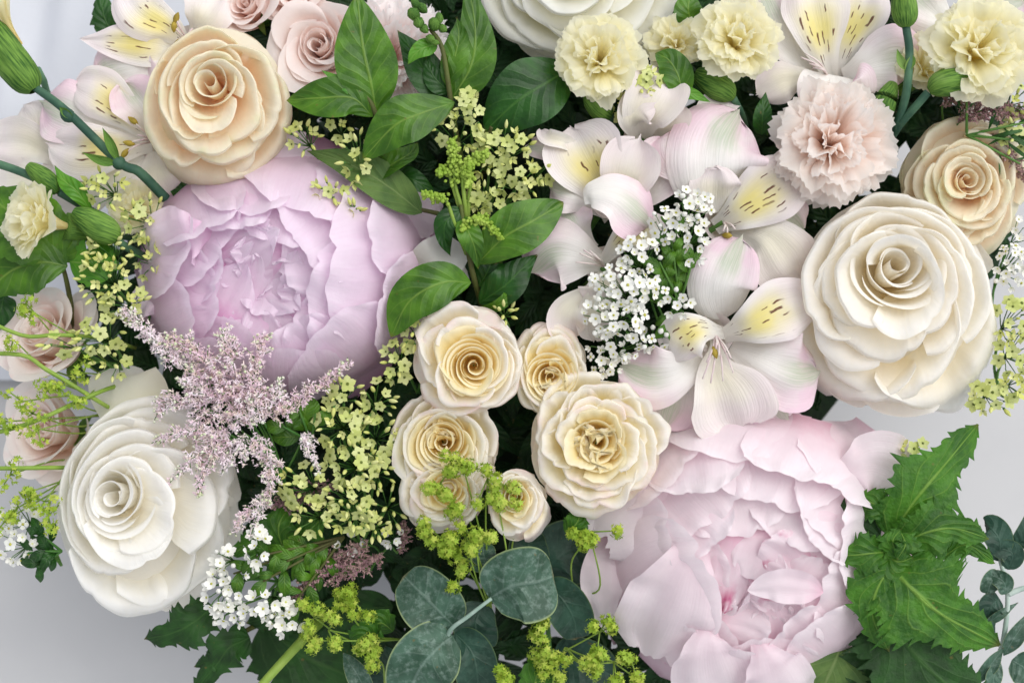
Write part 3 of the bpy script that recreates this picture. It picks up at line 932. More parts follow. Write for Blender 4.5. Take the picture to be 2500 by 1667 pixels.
# ------------------------------------------------------------------ roses
G_R = 'large garden roses in the bouquet'
G_S = 'spray roses clustered in the middle'
shell_rose('cream_rose', 'large creamy white rose facing the camera right of the peruvian lilies', (2190, 645), (2178, 748), 268, 290, 50, 190, 'cream', 15, 11, G_R, qin=0.36, nbud=9)
shell_rose('white_rose', 'large white rose turned left, lowest bloom over the bare grey table at left', (268, 1212), (372, 1248), 245, 268, 0, 190, 'white', 14, 23, G_R, qin=0.36, nbud=9)
shell_rose('peach_rose', 'peach rose with greenish cream petal rims behind the mauve pink peony', (508, 200), (537, 262), 185, 208, 60, 170, 'peach', 13, 43, G_R, qin=0.36, A=34, pt=0.12)
shell_rose('peach_rose', 'small peach rose touching the upper right of the large creamy white rose', (2365, 438), (2345, 455), 165, 175, -50, 140, 'peach', 16, 41, G_R, qin=0.32, A=32)
shell_rose('white_rose', 'large greenish white rose cut off by the top edge of the photo', (1405, -120), (1415, -60), 258, 250, -40, 180, 'topwhite', 16, 57, G_R)
rose('blush_rose', 'ruffled blush garden rose between the peach rose and the upright green leaf', 'rose', 775, 105, -75, 135, (-0.1, 0.1, 1), 'blush', 22, 61, H=0.9, drop=0.2, group=G_R, ruf=0.03)
rose('blush_rose', 'small blush rosebud at the top edge above the peach rose', 'rose', 590, 5, -95, 90, (-0.3, 0.2, 1), 'blush', 14, 67, H=1.1, drop=0.25, group=G_R)
rose('blush_rose', 'deeper pink rose mostly cut off at the top edge beside the peach rose', 'rose', 715, -35, -110, 110, (0, 0.2, 1), 'blush', 18, 71, H=1.0, group=G_R)
rose('blush_rose', 'pale blush rose at the left edge behind lime green lady mantle', 'rose', 85, 800, -90, 150, (-0.35, 0.55, 1), 'blushpale', 18, 73, H=1.1, drop=0.4, group=G_R, closed=0.03)
rose('blush_rose', 'pale blush rose low at the left edge tucked behind the large white rose', 'rose', 95, 1050, -160, 140, (-0.4, 0.2, 1), 'blushpale', 16, 79, H=1.1, drop=0.4, group=G_R)
shell_rose('spray_rose', 'cream spray rose with a tight golden heart, topmost and foremost of the spray rose cluster', (1158, 893), (1138, 876), 142, 148, 80, 95, 'spray', 11, 83, G_S, inner='spray_heart', qin=0.50, nbud=13, A=30, pt=0.16, wrapd=(75, 48))
shell_rose('spray_rose', 'cream spray rose half hidden between the foremost spray rose and the widest one', (1345, 920), (1342, 900), 98, 125, 20, 80, 'spray_y', 10, 89, G_S, inner='spray_heart', qin=0.55, nbud=11, A=30, pt=0.12, hearts=5)
shell_rose('spray_rose', 'widest open cream spray rose with a loose pale yellow heart touching the pale peony', (1456, 1082), (1454, 1084), 176, 174, 70, 85, 'spray_y', 20, 97, G_S, inner='spray_heart', qin=0.40, nbud=8, A=26, pt=0.10, hearts=10, wrapd=(62, 40), ruf=2.0)
shell_rose('spray_rose', 'cream spray rose with a quartered yellow heart just below the foremost spray rose', (1080, 1078), (1088, 1098), 140, 142, 30, 85, 'spray_y', 13, 101, G_S, inner='spray_heart', qin=0.52, nbud=12, A=28, pt=0.12, hearts=6)
shell_rose('spray_rose', 'small cream spray rose behind the lime froth at the bottom left of the cluster', (1095, 1195), (1078, 1212), 108, 98, 50, 80, 'spray', 10, 103, G_S, inner='spray_heart', qin=0.45, nbud=9, A=30, pt=0.12)
shell_rose('spray_rose', 'smallest pink tinged spray rose hanging lowest of the cluster', (1255, 1212), (1262, 1232), 76, 96, 80, 80, 'spray', 9, 107, G_S, inner='spray_heart', qin=0.42, nbud=8, A=32, pt=0.12)
# loose back petal of the white rose
# ------------------------------------------------------------------ peonies
def peony(name, label, cx, cy, rx, ry, hz, ztop, mouth, dip, mat, seed, shells, tongues, fleck=()):
    """full closed bloom: cupped petals lie in layers over a dome and leave a mouth; shells: root, tip, width, lift, rim curl"""
    rng = np.random.default_rng(seed)
    t = thing(name, label, 'peony', W(cx, cy, ztop - hz - 40), 'peonies')
    def dome(x, y):
        u = ((x - cx) / rx) ** 2 + ((y - cy) / ry) ** 2
        z = ztop - hz + hz * np.sqrt(np.clip(1 - u, 0, 1)) - 260 * np.clip(u - 0.96, 0, None)
        return z - dip[0] * np.exp(-(((x - mouth[0]) / dip[1]) ** 2 + ((y - mouth[1]) / dip[2]) ** 2))
    nt_, ns = 26, 31
    v = np.linspace(0, 1, nt_)[:, None]
    s = np.linspace(-1, 1, ns)[None, :]
    def add(root, tip, w, lift, curl, m, ruf=1.0, prof='fan'):
        root, tip = np.array(root, float), np.array(tip, float)
        dv = tip - root
        L = np.linalg.norm(dv)
        d2 = dv / L
        pr = np.array([-d2[1], d2[0]])
        ph = rng.uniform(0, 6.28, 8)
        e = 1 - 0.16 * np.abs(s) ** 2.5 + 0.030 * np.sin(s * 3.1 + ph[0]) + 0.016 * ruf * np.sin(s * 8 + ph[1]) + 0.008 * ruf * np.sin(s * 19 + ph[2]) - 0.05 * np.exp(-((s - 0.5 * np.sin(ph[7])) / 0.07) ** 2)
        q = v * e
        if prof == 'fan':
            wid = w / 2 * (0.45 + 0.55 * sm(0.0, 0.6, v)) * (1 - 0.14 * sm(0.8, 1.0, v))
        else:
            wid = w / 2 * np.sqrt(np.clip(1 - (2 * v - 1) ** 2, 0.02, 1)) ** 0.8
        side = s * wid + 0.05 * w * np.sin(2.2 * v + ph[3]) * v
        X = root[0] + d2[0] * L * q + pr[0] * side
        Y = root[1] + d2[1] * L * q + pr[1] * side
        Z = dome(X, Y) + lift * (0.35 + 0.65 * v) - 10 * np.abs(s) ** 3
        Z = Z + 6.5 * np.sin(s * 3.3 + ph[4] + v) * v + 4.0 * np.sin(s * 7.4 + ph[5] - 2 * v) * v + 1.6 * np.sin(s * 15 + ph[0] + 2 * np.sin(3 * v)) * v
        rim = sm(0.72, 1.0, v) ** 1.5
        Z = Z + rim * (curl + ruf * 7 * np.sin(s * 6.2 + ph[6]) + ruf * 4 * np.sin(s * 13 + ph[2]))
        f = 1 - Z / DIST
        P = np.stack([(X - 1250) * f, -(Y - 833.5) * f, Z], -1)
        mb = MB()
        mb.grid(P)
        part(t, 'petal', mb, M[m])
    for (root, tip, w, lift, curl) in shells:
        add(root, tip, w, lift, curl, mat)
    for k in range(9):          # innermost ring of the mouth
        a_ = k * 6.283 / 9 + rng.normal() * 0.15
        ro, ti = rng.uniform(1.5, 2.0), rng.uniform(0.45, 0.75)
        ca, sa = math.cos(a_) * dip[1], math.sin(a_) * dip[2]
        add((mouth[0] + ca * ro, mouth[1] + sa * ro), (mouth[0] + ca * ti, mouth[1] + sa * ti), rng.uniform(120, 170), rng.uniform(4, 16), rng.uniform(0, 14), mat, 1.2)
    for k in range(tongues):    # crumpled petals lying in the mouth
        a_ = rng.uniform(0, 6.283)
        rr = math.sqrt(rng.random()) * 1.05
        p = np.array([mouth[0] + math.cos(a_) * rr * dip[1], mouth[1] + math.sin(a_) * rr * dip[2]])
        a2 = rng.uniform(0, 6.283)
        l = rng.uniform(62, 112)
        dv = np.array([math.cos(a2), math.sin(a2)]) * l
        m = 'peony_fleck' if fleck and rng.random() < fleck else mat
        add(p - dv, p + dv, rng.uniform(110, 185), rng.uniform(2, 42), rng.uniform(-6, 26), m, 0.8, 'oval' if rng.random() < 0.5 else 'fan')
    # body that the petals spring from
    mb = MB()
    ring = []
    for q_ in np.linspace(0.02, 0.93, 12):
        w_ = np.linspace(0, 6.2832, 33)
        X, Y = cx + q_ * rx * np.cos(w_), cy + q_ * ry * np.sin(w_)
        Z = dome(X, Y) - 22
        ring.append([W(x, y, z) for x, y, z in zip(X, Y, Z)])
    mb.grid(np.array(ring))
    part(t, 'petal_mass', mb, M[mat])
    mb = MB()
    c0 = W(cx, cy, ztop - hz - 50)
    mb.blob(c0, (0, 0, 1), 150, 85, k=10, m=6)
    part(t, 'receptacle', mb, M['calyx'])
    for k in range(9):          # guard petals round the back
        a_ = k * 0.698 + 0.3
        ca, sa = math.cos(a_), math.sin(a_)
        G = leaf_grid([c0, W(cx + ca * rx * 0.62, cy + sa * ry * 0.62, ztop - hz - 55), W(cx + ca * rx * 0.93, cy + sa * ry * 0.93, ztop - hz * 0.72)], 0.75 * rx, prof='fan', cup=0.25, wave=6, nt_=16, ns=15, seed=k + seed, notch=0.03)
        mb = MB()
        mb.grid(G)
        part(t, 'petal', mb, M[mat])
    stem_to(t, c0, (0, 0, 1))
    return t

p1 = peony('pink_peony', 'bowl shaped mauve pink peony left of the green privet leaves', 692, 665, 348, 300, 240, 45, (620, 700), (62, 125, 105), 'peony', 5, [
    ((1075, 640), (800, 610), 430, 48, 14), ((780, 330), (690, 500), 330, 40, 10), ((600, 360), (600, 520), 250, 30, 34), ((450, 430), (520, 560), 250, 40, 45), ((335, 600), (450, 640), 230, 38, 50),
    ((350, 800), (470, 760), 220, 34, 40), ((520, 960), (560, 830), 240, 34, 20), ((700, 990), (690, 850), 300, 40, 6), ((920, 930), (800, 790), 330, 46, 12), ((960, 430), (800, 520), 260, 30, 8),
    ((900, 460), (720, 600), 300, 28, 20), ((1000, 780), (750, 710), 310, 30, 18), ((400, 510), (545, 620), 260, 22, 34), ((380, 720), (530, 700), 230, 22, 36), ((480, 900), (570, 780), 240, 22, 22),
    ((780, 950), (700, 790), 260, 26, 8), ((690, 430), (650, 590), 260, 18, 20), ((840, 820), (720, 760), 230, 16, 10), ((860, 620), (700, 670), 240, 14, 12),
    ((1080, 540), (900, 545), 300, 58, 22), ((1060, 760), (930, 720), 270, 58, 20), ((560, 430), (590, 560), 180, 34, 36), ((440, 640), (540, 660), 170, 30, 40)], 15)
p2 = peony('pink_peony', 'pale pink peony with magenta flecks low at right beside the serrated leaves', 1838, 1325, 375, 355, 250, 45, (1855, 1450), (62, 115, 95), 'peony2', 9, [
    ((1840, 950), (1790, 1130), 440, 48, 16), ((1540, 1060), (1640, 1180), 300, 44, 24), ((2150, 1060), (2050, 1200), 330, 46, 22), ((1470, 1500), (1740, 1400), 350, 50, 26), ((1760, 1740), (1790, 1580), 290, 44, 22),
    ((2060, 1640), (1960, 1540), 270, 40, 22), ((2230, 1330), (2050, 1340), 290, 40, 12), ((1480, 1330), (1640, 1310), 230, 38, 18), ((1600, 1640), (1700, 1540), 260, 40, 24),
    ((1900, 1000), (1850, 1230), 370, 30, 14), ((1600, 1110), (1740, 1280), 310, 28, 16), ((2120, 1170), (1990, 1290), 280, 28, 16), ((2160, 1480), (2000, 1440), 250, 28, 20), ((1890, 1710), (1890, 1560), 270, 28, 20),
    ((1620, 1620), (1770, 1510), 270, 28, 22), ((1760, 1120), (1800, 1310), 280, 18, 14), ((1990, 1180), (1930, 1330), 260, 18, 16), ((2060, 1560), (1960, 1500), 220, 16, 8), ((1640, 1430), (1780, 1430), 240, 16, 24),
    ((1690, 1060), (1720, 1200), 240, 58, 26), ((1980, 1020), (1940, 1170), 280, 60, 26), ((2080, 1260), (1990, 1330), 190, 34, 24), ((1660, 1260), (1740, 1340), 200, 40, 26), ((1990, 1590), (1920, 1520), 190, 40, 24)], 14, fleck=0.5)

def petal(t, pts, w, mat, **kw):
    k = dict(prof='fan', nt_=28, ns=29, crease=0.10, seed=int(abs(pts[0][0] * 7 + pts[0][1])) % 9999)
    k.update(kw)
    return leaf_part(t, 'petal', PX(*pts), w, mat, **k)

# loose petals that give each peony its outline
petal(p1, [(720, 520, -150), (700, 430, -90), (710, 390, -90), (755, 345, -130)], 280, 'peony', wave=8, notch=0.06, cup=-0.1)
petal(p1, [(480, 740, -180), (420, 730, -120), (385, 710, -115), (336, 692, -150)], 170, 'peony', wave=8, notch=0.06, cup=0.1)
petal(p1, [(880, 600, -190), (950, 570, -130), (1000, 550, -130), (1040, 585, -170)], 190, 'peony', wave=9, notch=0.07, cup=-0.2)
petal(p2, [(1740, 1210, -60), (1650, 1215, 0), (1565, 1255, -15), (1475, 1325, -40)], 220, 'peony2', wave=13, notch=0.10, cup=-0.1)
petal(p2, [(1960, 1230, -90), (2070, 1160, -20), (2140, 1140, -30), (2215, 1175, -70)], 190, 'peony2', wave=12, notch=0.08, cup=-0.1)
petal(p2, [(1500, 1290, -120), (1475, 1370, -80), (1470, 1450, -80), (1480, 1540, -110)], 110, 'peony2', wave=5, notch=0.05, prof='ellip')
petal(p2, [(1760, 1230, -20), (1690, 1360, 66), (1645, 1480, 48), (1590, 1600, -60)], 250, 'peony2', wave=12, notch=0.07, cup=-0.12, crease=0.12)
petal(p2, [(1745, 1470, -60), (1730, 1560, 40), (1735, 1640, 0), (1770, 1740, -90)], 200, 'peony2', wave=9, notch=0.08, cup=-0.1)
petal(p2, [(1820, 1500, -60), (1870, 1600, 26), (1895, 1660, -20), (1930, 1740, -90)], 190, 'peony2', wave=9, notch=0.08, cup=-0.1)
petal(p1, [(560, 560, -30), (480, 570, 30), (430, 590, 0), (370, 640, -80)], 190, 'peony', wave=12, notch=0.10, cup=-0.1, crease=0.12)
petal(p2, [(2010, 1446, 50), (1960, 1434, 76), (1890, 1428, 78), (1825, 1440, 60)], 84, 'peony2', prof='ellip', wave=4, cup=0.25)
petal(p2, [(1980, 1370, -100), (2050, 1420, -70), (2105, 1455, -110)], 130, 'peony2', wave=4, notch=0.1)
petal(p2, [(1900, 1540, -100), (1940, 1560, -70), (1990, 1585, -90)], 50, 'peony2', prof='ovate')

w3 = thing('rose_petal', 'loose pale green white petal standing behind the large white rose turned left', 'petal', W(360, 1010, -120))
leaf_part(w3, 'petal', PX((380, 1060, -130), (330, 990, -75), (290, 930, -95), (300, 885, -150)), 190, 'topwhite', prof='round', cup=-0.25, wave=4, ns=15)

# ------------------------------------------------------------------ carnations
G_C = 'spray carnations in the bouquet'
carnation('yellow_carnation', 'pale yellow carnation with a golden centre under the white rose at the top edge', 1462, 145, 20, 108, (-0.05, 0.15, 1), 'carn', 30, 3, group=G_C)
carnation('yellow_carnation', 'pale yellow carnation between the small shaded carnation and the upper right peruvian lily', 1803, 100, 0, 106, (0.1, 0.2, 1), 'carn', 30, 5, group=G_C)
carnation('yellow_carnation', 'largest yellow carnation in the upper right corner', 2390, 122, 0, 132, (0.1, 0.05, 1), 'carn', 33, 7, group=G_C)
carnation('yellow_carnation', 'half open yellow carnation facing left over the broad leaf at the left edge', 103, 540, 10, 106, (-0.80, 0.15, 0.75), 'carn', 25, 9, group=G_C, flat=0.75, spread=1.15, ruf=0.06)
carnation('yellow_carnation', 'small pale yellow carnation behind lime florets left of the mauve pink peony', 335, 510, -110, 70, (0.1, 0.2, 1), 'carn', 21, 11, group=G_C)
carnation('yellow_carnation', 'closed yellow carnation cut off by the left edge over the white cloth', 8, 45, -20, 95, (-0.42, 0.8, 0.6), 'carn', 16, 13, group=G_C, calyx=False, spread=0.7, flat=0.9)
carnation('yellow_carnation', 'small shaded carnation between the two yellow carnations at the top', 1650, 105, -70, 78, (-0.1, 0.2, 1), 'carn', 21, 15, group=G_C)
carnation('yellow_carnation', 'pale yellow carnation side on behind the thin stem at upper right', 2262, 165, -90, 85, (0.3, 0.3, 0.9), 'carn', 21, 17, group=G_C)
carnation('blush_carnation', 'dense frilly blush carnation above the large creamy white rose', 2030, 350, -20, 150, (0.0, 0.0, 1), 'carnblush', 46, 19, group=G_C, serr=0.05, ruf=0.085, flat=0.8, wide=0.58, lift=0.22, mess=0.22)
carnation('white_carnation', 'frilly white and pink carnation behind the upright green leaf at the top', 950, 140, -165, 165, (0, 0.1, 1), 'carnwhite', 44, 21, group=G_C, serr=0.10, ruf=0.08, wide=0.5)

# long bare stem with a fat green calyx in the upper left corner
t = thing('carnation_bud', 'long blue green jointed carnation stem with a fat green calyx crossing the upper left', 'bud', W(400, 490, -90))
mb = MB()
mb.tube(PX((405, 485, -90), (340, 420, -40), (290, 395, -30), (160, 270, -20), (80, 210, -20)), 13, 10, n=24, k=9)
part(t, 'stem', mb, M['bluestem'])
mb = MB()
P = spline(PX((84, 222, -20), (60, 190, -20), (20, 140, -20), (-20, 85, -20), (-45, 50, -20)), 18)
rad = [14, 26, 34, 38, 41, 43, 44, 45, 45, 45, 45, 44, 43, 42, 41, 40, 38, 36]
ring = []
for i, p in enumerate(P):
    T = unit(P[min(i + 1, 17)] - P[max(i - 1, 0)])
    Bm = frame(T)
    ring.append([p + Bm @ np.array([rad[i] * math.cos(w), rad[i] * math.sin(w), 0]) for w in np.linspace(0, 6.283, 17)])
mb.grid(np.array(ring))
part(t, 'calyx', mb, M['calyx'])
for pts, w in [([(292, 398, -22), (270, 350, -5), (250, 312, 5)], 24), ([(285, 400, -22), (245, 392, -5), (200, 372, 5)], 24), ([(178, 290, -12), (160, 275, -6), (145, 262, -10)], 20)]:
    leaf_part(t, 'bract', PX(*pts), w, 'calyx', prof='lance', cup=0.7, nt_=12, ns=5)
for p_, q_, L_ in [(W(165, 282, -18), W(180, 295, 0) - W(150, 268, 0), 46), (W(290, 398, -28), W(300, 405, 0) - W(270, 385, 0), 44)]:
    mb = MB()
    mb.blob(p_, q_, L_, 18, k=9)
    part(t, 'joint', mb, M['bluestem'])

def calyx_thing(label, pts, r, stem_pts, name='carnation_bud'):
    t = thing(name, label, 'bud', W(*stem_pts[-1]), 'green carnation buds')
    P = spline(PX(*pts), 14)
    mb = MB()
    ring = []
    for i, p in enumerate(P):
        T = unit(P[min(i + 1, 13)] - P[max(i - 1, 0)])
        Bm = frame(T)
        q = i / 13
        rr = r * max(0.05, math.sin(math.pi * min(0.02 + q * 0.9, 1)) ** 0.5) * (1 - 0.25 * q)
        ring.append([p + Bm @ np.array([rr * math.cos(w), rr * math.sin(w), 0]) for w in np.linspace(0, 6.283, 15)])
    mb.grid(np.array(ring))
    part(t, 'calyx', mb, M['calyx'])
    mb = MB()
    mb.tube(PX(*stem_pts), 10, 11, n=16)
    part(t, 'stem', mb, M['bluestem'])
    return t

tb1 = calyx_thing('green carnation bud on a thin upright stem at the top right', [(2212, 68, 30), (2210, 40, 30), (2206, 0, 30), (2204, -40, 25)], 36, [(2212, 66, 28), (2220, 130, 20), (2212, 230, 0), (2185, 320, -60)])
for pts, w in [([(2215, 172, 15), (2198, 150, 24), (2190, 120, 26)], 22), ([(2208, 180, 15), (2224, 150, 24), (2226, 132, 26)], 22)]:
    leaf_part(tb1, 'bract', PX(*pts), w, 'calyx', prof='lance', cup=0.6, nt_=10, ns=5)
calyx_thing('green calyx tilted under the largest yellow carnation', [(2268, 222, 10), (2300, 205, 18), (2340, 195, 10), (2370, 185, -10)], 40, [(2266, 225, 8), (2240, 255, -5), (2200, 300, -40), (2180, 330, -80)])
calyx_thing('narrow green bud standing below the thin upright stem at right', [(2160, 315, -50), (2150, 280, -30), (2165, 240, -30), (2180, 205, -40)], 34, [(2160, 312, -50), (2165, 330, -80), (2170, 350, -120)])
calyx_thing('green calyx of the half open carnation at the left edge', [(285, 585, -30), (260, 565, -10), (220, 540, -5), (180, 520, -5)], 42, [(285, 587, -30), (320, 610, -80), (380, 640, -200)])
calyx_thing('small green bud above the half open carnation at the left edge', [(140, 470, -45), (120, 450, -40), (100, 430, -40), (70, 405, -45)], 32, [(145, 470, -45), (180, 490, -60), (230, 520, -140)])
calyx_thing('green calyx behind the spiky lime leaf below the upper yellow carnations', [(1790, 240, -60), (1760, 215, -50), (1730, 195, -50), (1700, 180, -60)], 42, [(1790, 240, -60), (1810, 280, -120), (1820, 320, -220)])
calyx_thing('yellow green calyx under the golden centred yellow carnation', [(1490, 285, -50), (1470, 270, -40), (1450, 240, -35), (1440, 215, -40)], 36, [(1490, 286, -50), (1495, 320, -120), (1490, 360, -220)])
t = thing('carnation_bud', 'thin blue green stem entering from the left edge', 'flower stem', W(70, 425, -60))
mb = MB()
mb.tube(PX((-60, 385, -60), (0, 402, -60), (70, 428, -60), (150, 470, -80)), 11, 10, n=12)
part(t, 'stem', mb, M['bluestem'])
# ------------------------------------------------------------------ peruvian lilies
def lily(label, throat, petals, stamens=(), name='peruvian_lily'):
    c = W(*throat)
    t = thing(name, label, 'peruvian lily', c, 'peruvian lilies')
    for i, (mat, w, pts, kw) in enumerate(petals):
        k = dict(prof='obovate', nt_=26, ns=19, cup=-0.12, fold=0.12, wave=8, wf=1.3, notch=0.04, crease=0.12, tippt=0.07, seed=i + int(throat[0]))
        k.update(kw)
        leaf_part(t, 'petal', PX(*pts), w, mat, **k)
    rng = np.random.default_rng(int(throat[0]))
    mb = MB()
    ring = []
    for q in np.linspace(0, 1, 8):
        ring.append([c + np.array([math.cos(w) * (10 + 38 * q ** 1.6), math.sin(w) * (10 + 38 * q ** 1.6) * 1.1, -150 + 118 * q]) for w in np.linspace(0, 6.2832, 17)])
    mb.grid(np.array(ring))
    part(t, 'throat', mb, M['lily_w'])
    for (x, y, z, anth) in stamens:
        mb = MB()
        e_ = W(x, y, z)
        mb.tube([c + np.array([0, 0, -30]), (c + e_) / 2 + np.array([0, 0, 18]), e_], 3.0, 2.0, n=10, k=5)
        if anth:
            mb.blob(e_, rng.normal(0, 1, 3) * np.array([1, 1, .2]), 32, 8, 1, 7, 5)
        part(t, 'stamen', mb, [M['filament'], M['anther']])
    mb = MB()
    d = np.array([c[0] * 0.12 - 20, c[1] * 0.12 - 60, -930])
    mb.tube([c + np.array([0, 0, -20]), c * 0.8 + d * 0.2, d], 8, 8, n=10)
    part(t, 'stem', mb, M['stem'])
    return t

lily('white peruvian lily with pink lower petal and yellow throat in the upper left corner', (460, 105, -120), [
    ('lily_in', 130, [(460, 115, -150), (410, 70, -95), (340, 30, -85), (300, -30, -110)], {}),
    ('lily_in', 120, [(455, 125, -150), (370, 110, -95), (270, 100, -95), (200, 97, -120)], dict(prof='ovate')),
    ('lily_out', 190, [(440, 120, -160), (350, 155, -105), (270, 175, -120), (235, 185, -150)], {}),
    ('lily_out', 200, [(450, 130, -140), (420, 180, -85), (385, 215, -100)], dict(cup=-0.25)),
    ('lily_w', 140, [(470, 95, -150), (500, 40, -95), (540, -20, -120)], {}),
    ('lily_w', 110, [(480, 110, -150), (530, 90, -105), (590, 75, -140)], {})],
    [(430, 45, -70, 1), (425, 65, -70, 1), (432, 110, -70, 1), (470, 70, -80, 0), (480, 85, -80, 0)])
lily('white peruvian lily with faint yellow throat behind the long carnation stem', (375, 340, -120), [
    ('lily_in', 135, [(375, 345, -160), (310, 280, -110), (240, 225, -105), (185, 205, -140)], {}),
    ('lily_in', 150, [(370, 355, -160), (290, 360, -115), (200, 370, -110), (120, 350, -135)], {}),
    ('lily_out', 170, [(360, 345, -170), (240, 310, -140), (150, 270, -140), (105, 250, -160)], {}),
    ('lily_w', 180, [(360, 360, -170), (280, 410, -130), (180, 450, -140), (110, 440, -170)], {}),
    ('lily_out', 130, [(375, 330, -150), (345, 260, -95), (300, 205, -110)], dict(cup=0.3)),
    ('lily_w', 150, [(380, 370, -160), (380, 430, -125), (400, 480, -150)], {})],
    [(325, 295, -75, 1), (315, 350, -80, 1), (305, 375, -80, 1), (335, 330, -80, 0), (340, 345, -80, 0)])
lily('pale out of focus peruvian lily at the left edge over the white cloth', (140, 400, -180), [
    ('lily_w', 130, [(150, 400, -210), (70, 350, -180), (-40, 340, -190)], {}),
    ('lily_w', 140, [(150, 420, -210), (60, 440, -185), (-40, 450, -200)], {}),
    ('lily_w', 120, [(140, 400, -210), (100, 320, -185), (60, 260, -200)], {})])
lily('white peruvian lily with streaked yellow petals between the two upper right yellow carnations', (2030, 185, -70), [
    ('lily_in', 170, [(2030, 195, -120), (2010, 110, -60), (1990, 20, -60), (1980, -60, -90)], dict(nt_=30)),
    ('lily_in', 130, [(2040, 190, -120), (2070, 100, -70), (2110, 20, -70), (2130, -50, -90)], {}),
    ('lily_out', 170, [(2010, 190, -130), (1930, 110, -90), (1880, 30, -100), (1850, -60, -130)], {}),
    ('lily_out', 190, [(2060, 190, -100), (2120, 165, -50), (2190, 150, -60), (2215, 170, -90)], dict(cup=-0.2)),
    ('lily_out', 200, [(2040, 185, -80), (2045, 215, -30), (2060, 240, -60)], dict(prof='round')),
    ('lily_w', 110, [(2000, 190, -120), (1920, 195, -75), (1850, 230, -90)], {})],
    [(1965, 130, -30, 0), (1955, 140, -30, 0), (1975, 155, -30, 0), (1985, 165, -35, 0)])
lily('lilac white peruvian lily behind the largest yellow carnation in the upper right corner', (2330, 60, -170), [
    ('lily_out', 170, [(2330, 60, -200), (2270, 20, -150), (2220, -40, -170)], {}),
    ('lily_out', 170, [(2340, 50, -200), (2420, 20, -160), (2500, 0, -170)], {}),
    ('lily_out', 160, [(2310, 80, -200), (2260, 90, -155), (2195, 110, -170)], {}),
    ('lily_w', 130, [(2360, 120, -190), (2390, 230, -150), (2440, 270, -170)], {})])
lily('upturned white peruvian lily with a folded pink and green front petal', (1490, 480, -30), [
    ('lily_in', 200, [(1495, 530, -130), (1460, 440, -30), (1420, 370, -5), (1395, 315, -30)], dict(cup=0.25, fold=0.05)),
    ('lily_w', 150, [(1510, 530, -120), (1530, 430, -20), (1560, 340, -10)], dict(cup=0.35)),
    ('lily_out', 150, [(1530, 520, -120), (1600, 430, -50), (1650, 350, -60)], dict(cup=0.25)),
    ('lily_out', 130, [(1480, 520, -90), (1400, 470, -20), (1345, 450, -35)], {}),
    ('lily_out', 165, [(1425, 480, 10), (1450, 470, 32), (1510, 480, 42), (1560, 520, 20), (1585, 545, -10)], dict(roll=-25, cup=-0.2)),
    ('lily_out', 60, [(1440, 470, -110), (1360, 380, -60), (1300, 360, -55), (1290, 350, -80)], dict(prof='lance', cup=0.5)),
    ('lily_w', 40, [(1400, 360, -30), (1370, 345, 5), (1335, 335, 10), (1320, 318, 0)], dict(prof='strap', cup=0.4))])
lily('pink and white peruvian lily with a streaked yellow petal right of the white spirea', (1770, 540, -40), [
    ('lily_out', 250, [(1760, 500, -90), (1750, 420, 5), (1760, 340, 0), (1800, 275, -50)], dict(prof='round', cup=-0.22)),
    ('lily_out', 190, [(1740, 430, -60), (1690, 400, 0), (1665, 360, -5), (1655, 320, -40)], dict(cup=-0.3)),
    ('lily_in', 165, [(1745, 555, -80), (1810, 515, -15), (1890, 460, -10), (1965, 415, -45)], {}),
    ('lily_w', 180, [(1790, 555, -80), (1870, 580, -25), (1920, 640, -30), (1950, 690, -70)], {}),
    ('lily_w', 130, [(1750, 520, -60), (1745, 460, -5), (1750, 410, 15)], dict(prof='round')),
    ('lily_w', 120, [(1720, 330, -80), (1740, 285, -50), (1800, 262, -70)], {}),
    ('lily_out', 120, [(1800, 560, -110), (1900, 520, -60), (1960, 560, -80)], {})],
    [(1775, 575, 0, 1), (1765, 565, 5, 0), (1795, 560, 5, 0)])
lily('peruvian lily with a broad pink and green petal drooping left of the white spirea', (1480, 650, -50), [
    ('lily_out', 190, [(1480, 640, -100), (1420, 625, -25), (1350, 620, -25), (1300, 660, -70)], dict(cup=-0.2)),
    ('lily_out', 130, [(1450, 610, -100), (1400, 560, -40), (1370, 510, -50)], {}),
    ('lily_in', 110, [(1470, 640, -90), (1520, 585, -20), (1580, 555, -10), (1620, 530, -40)], {}),
    ('lily_w', 95, [(1450, 700, -90), (1400, 740, -20), (1380, 780, -15), (1395, 830, -50)], dict(cup=0.5)),
    ('lily_w', 90, [(1460, 700, -90), (1450, 760, -30), (1450, 830, -60)], dict(cup=0.4)),
    ('lily_w', 140, [(1470, 650, -100), (1480, 700, -40), (1470, 740, -60)], {})],
    [(1415, 618, 10, 0), (1425, 610, 12, 0), (1440, 612, 12, 0), (1405, 640, 8, 0), (1450, 622, 10, 0)])
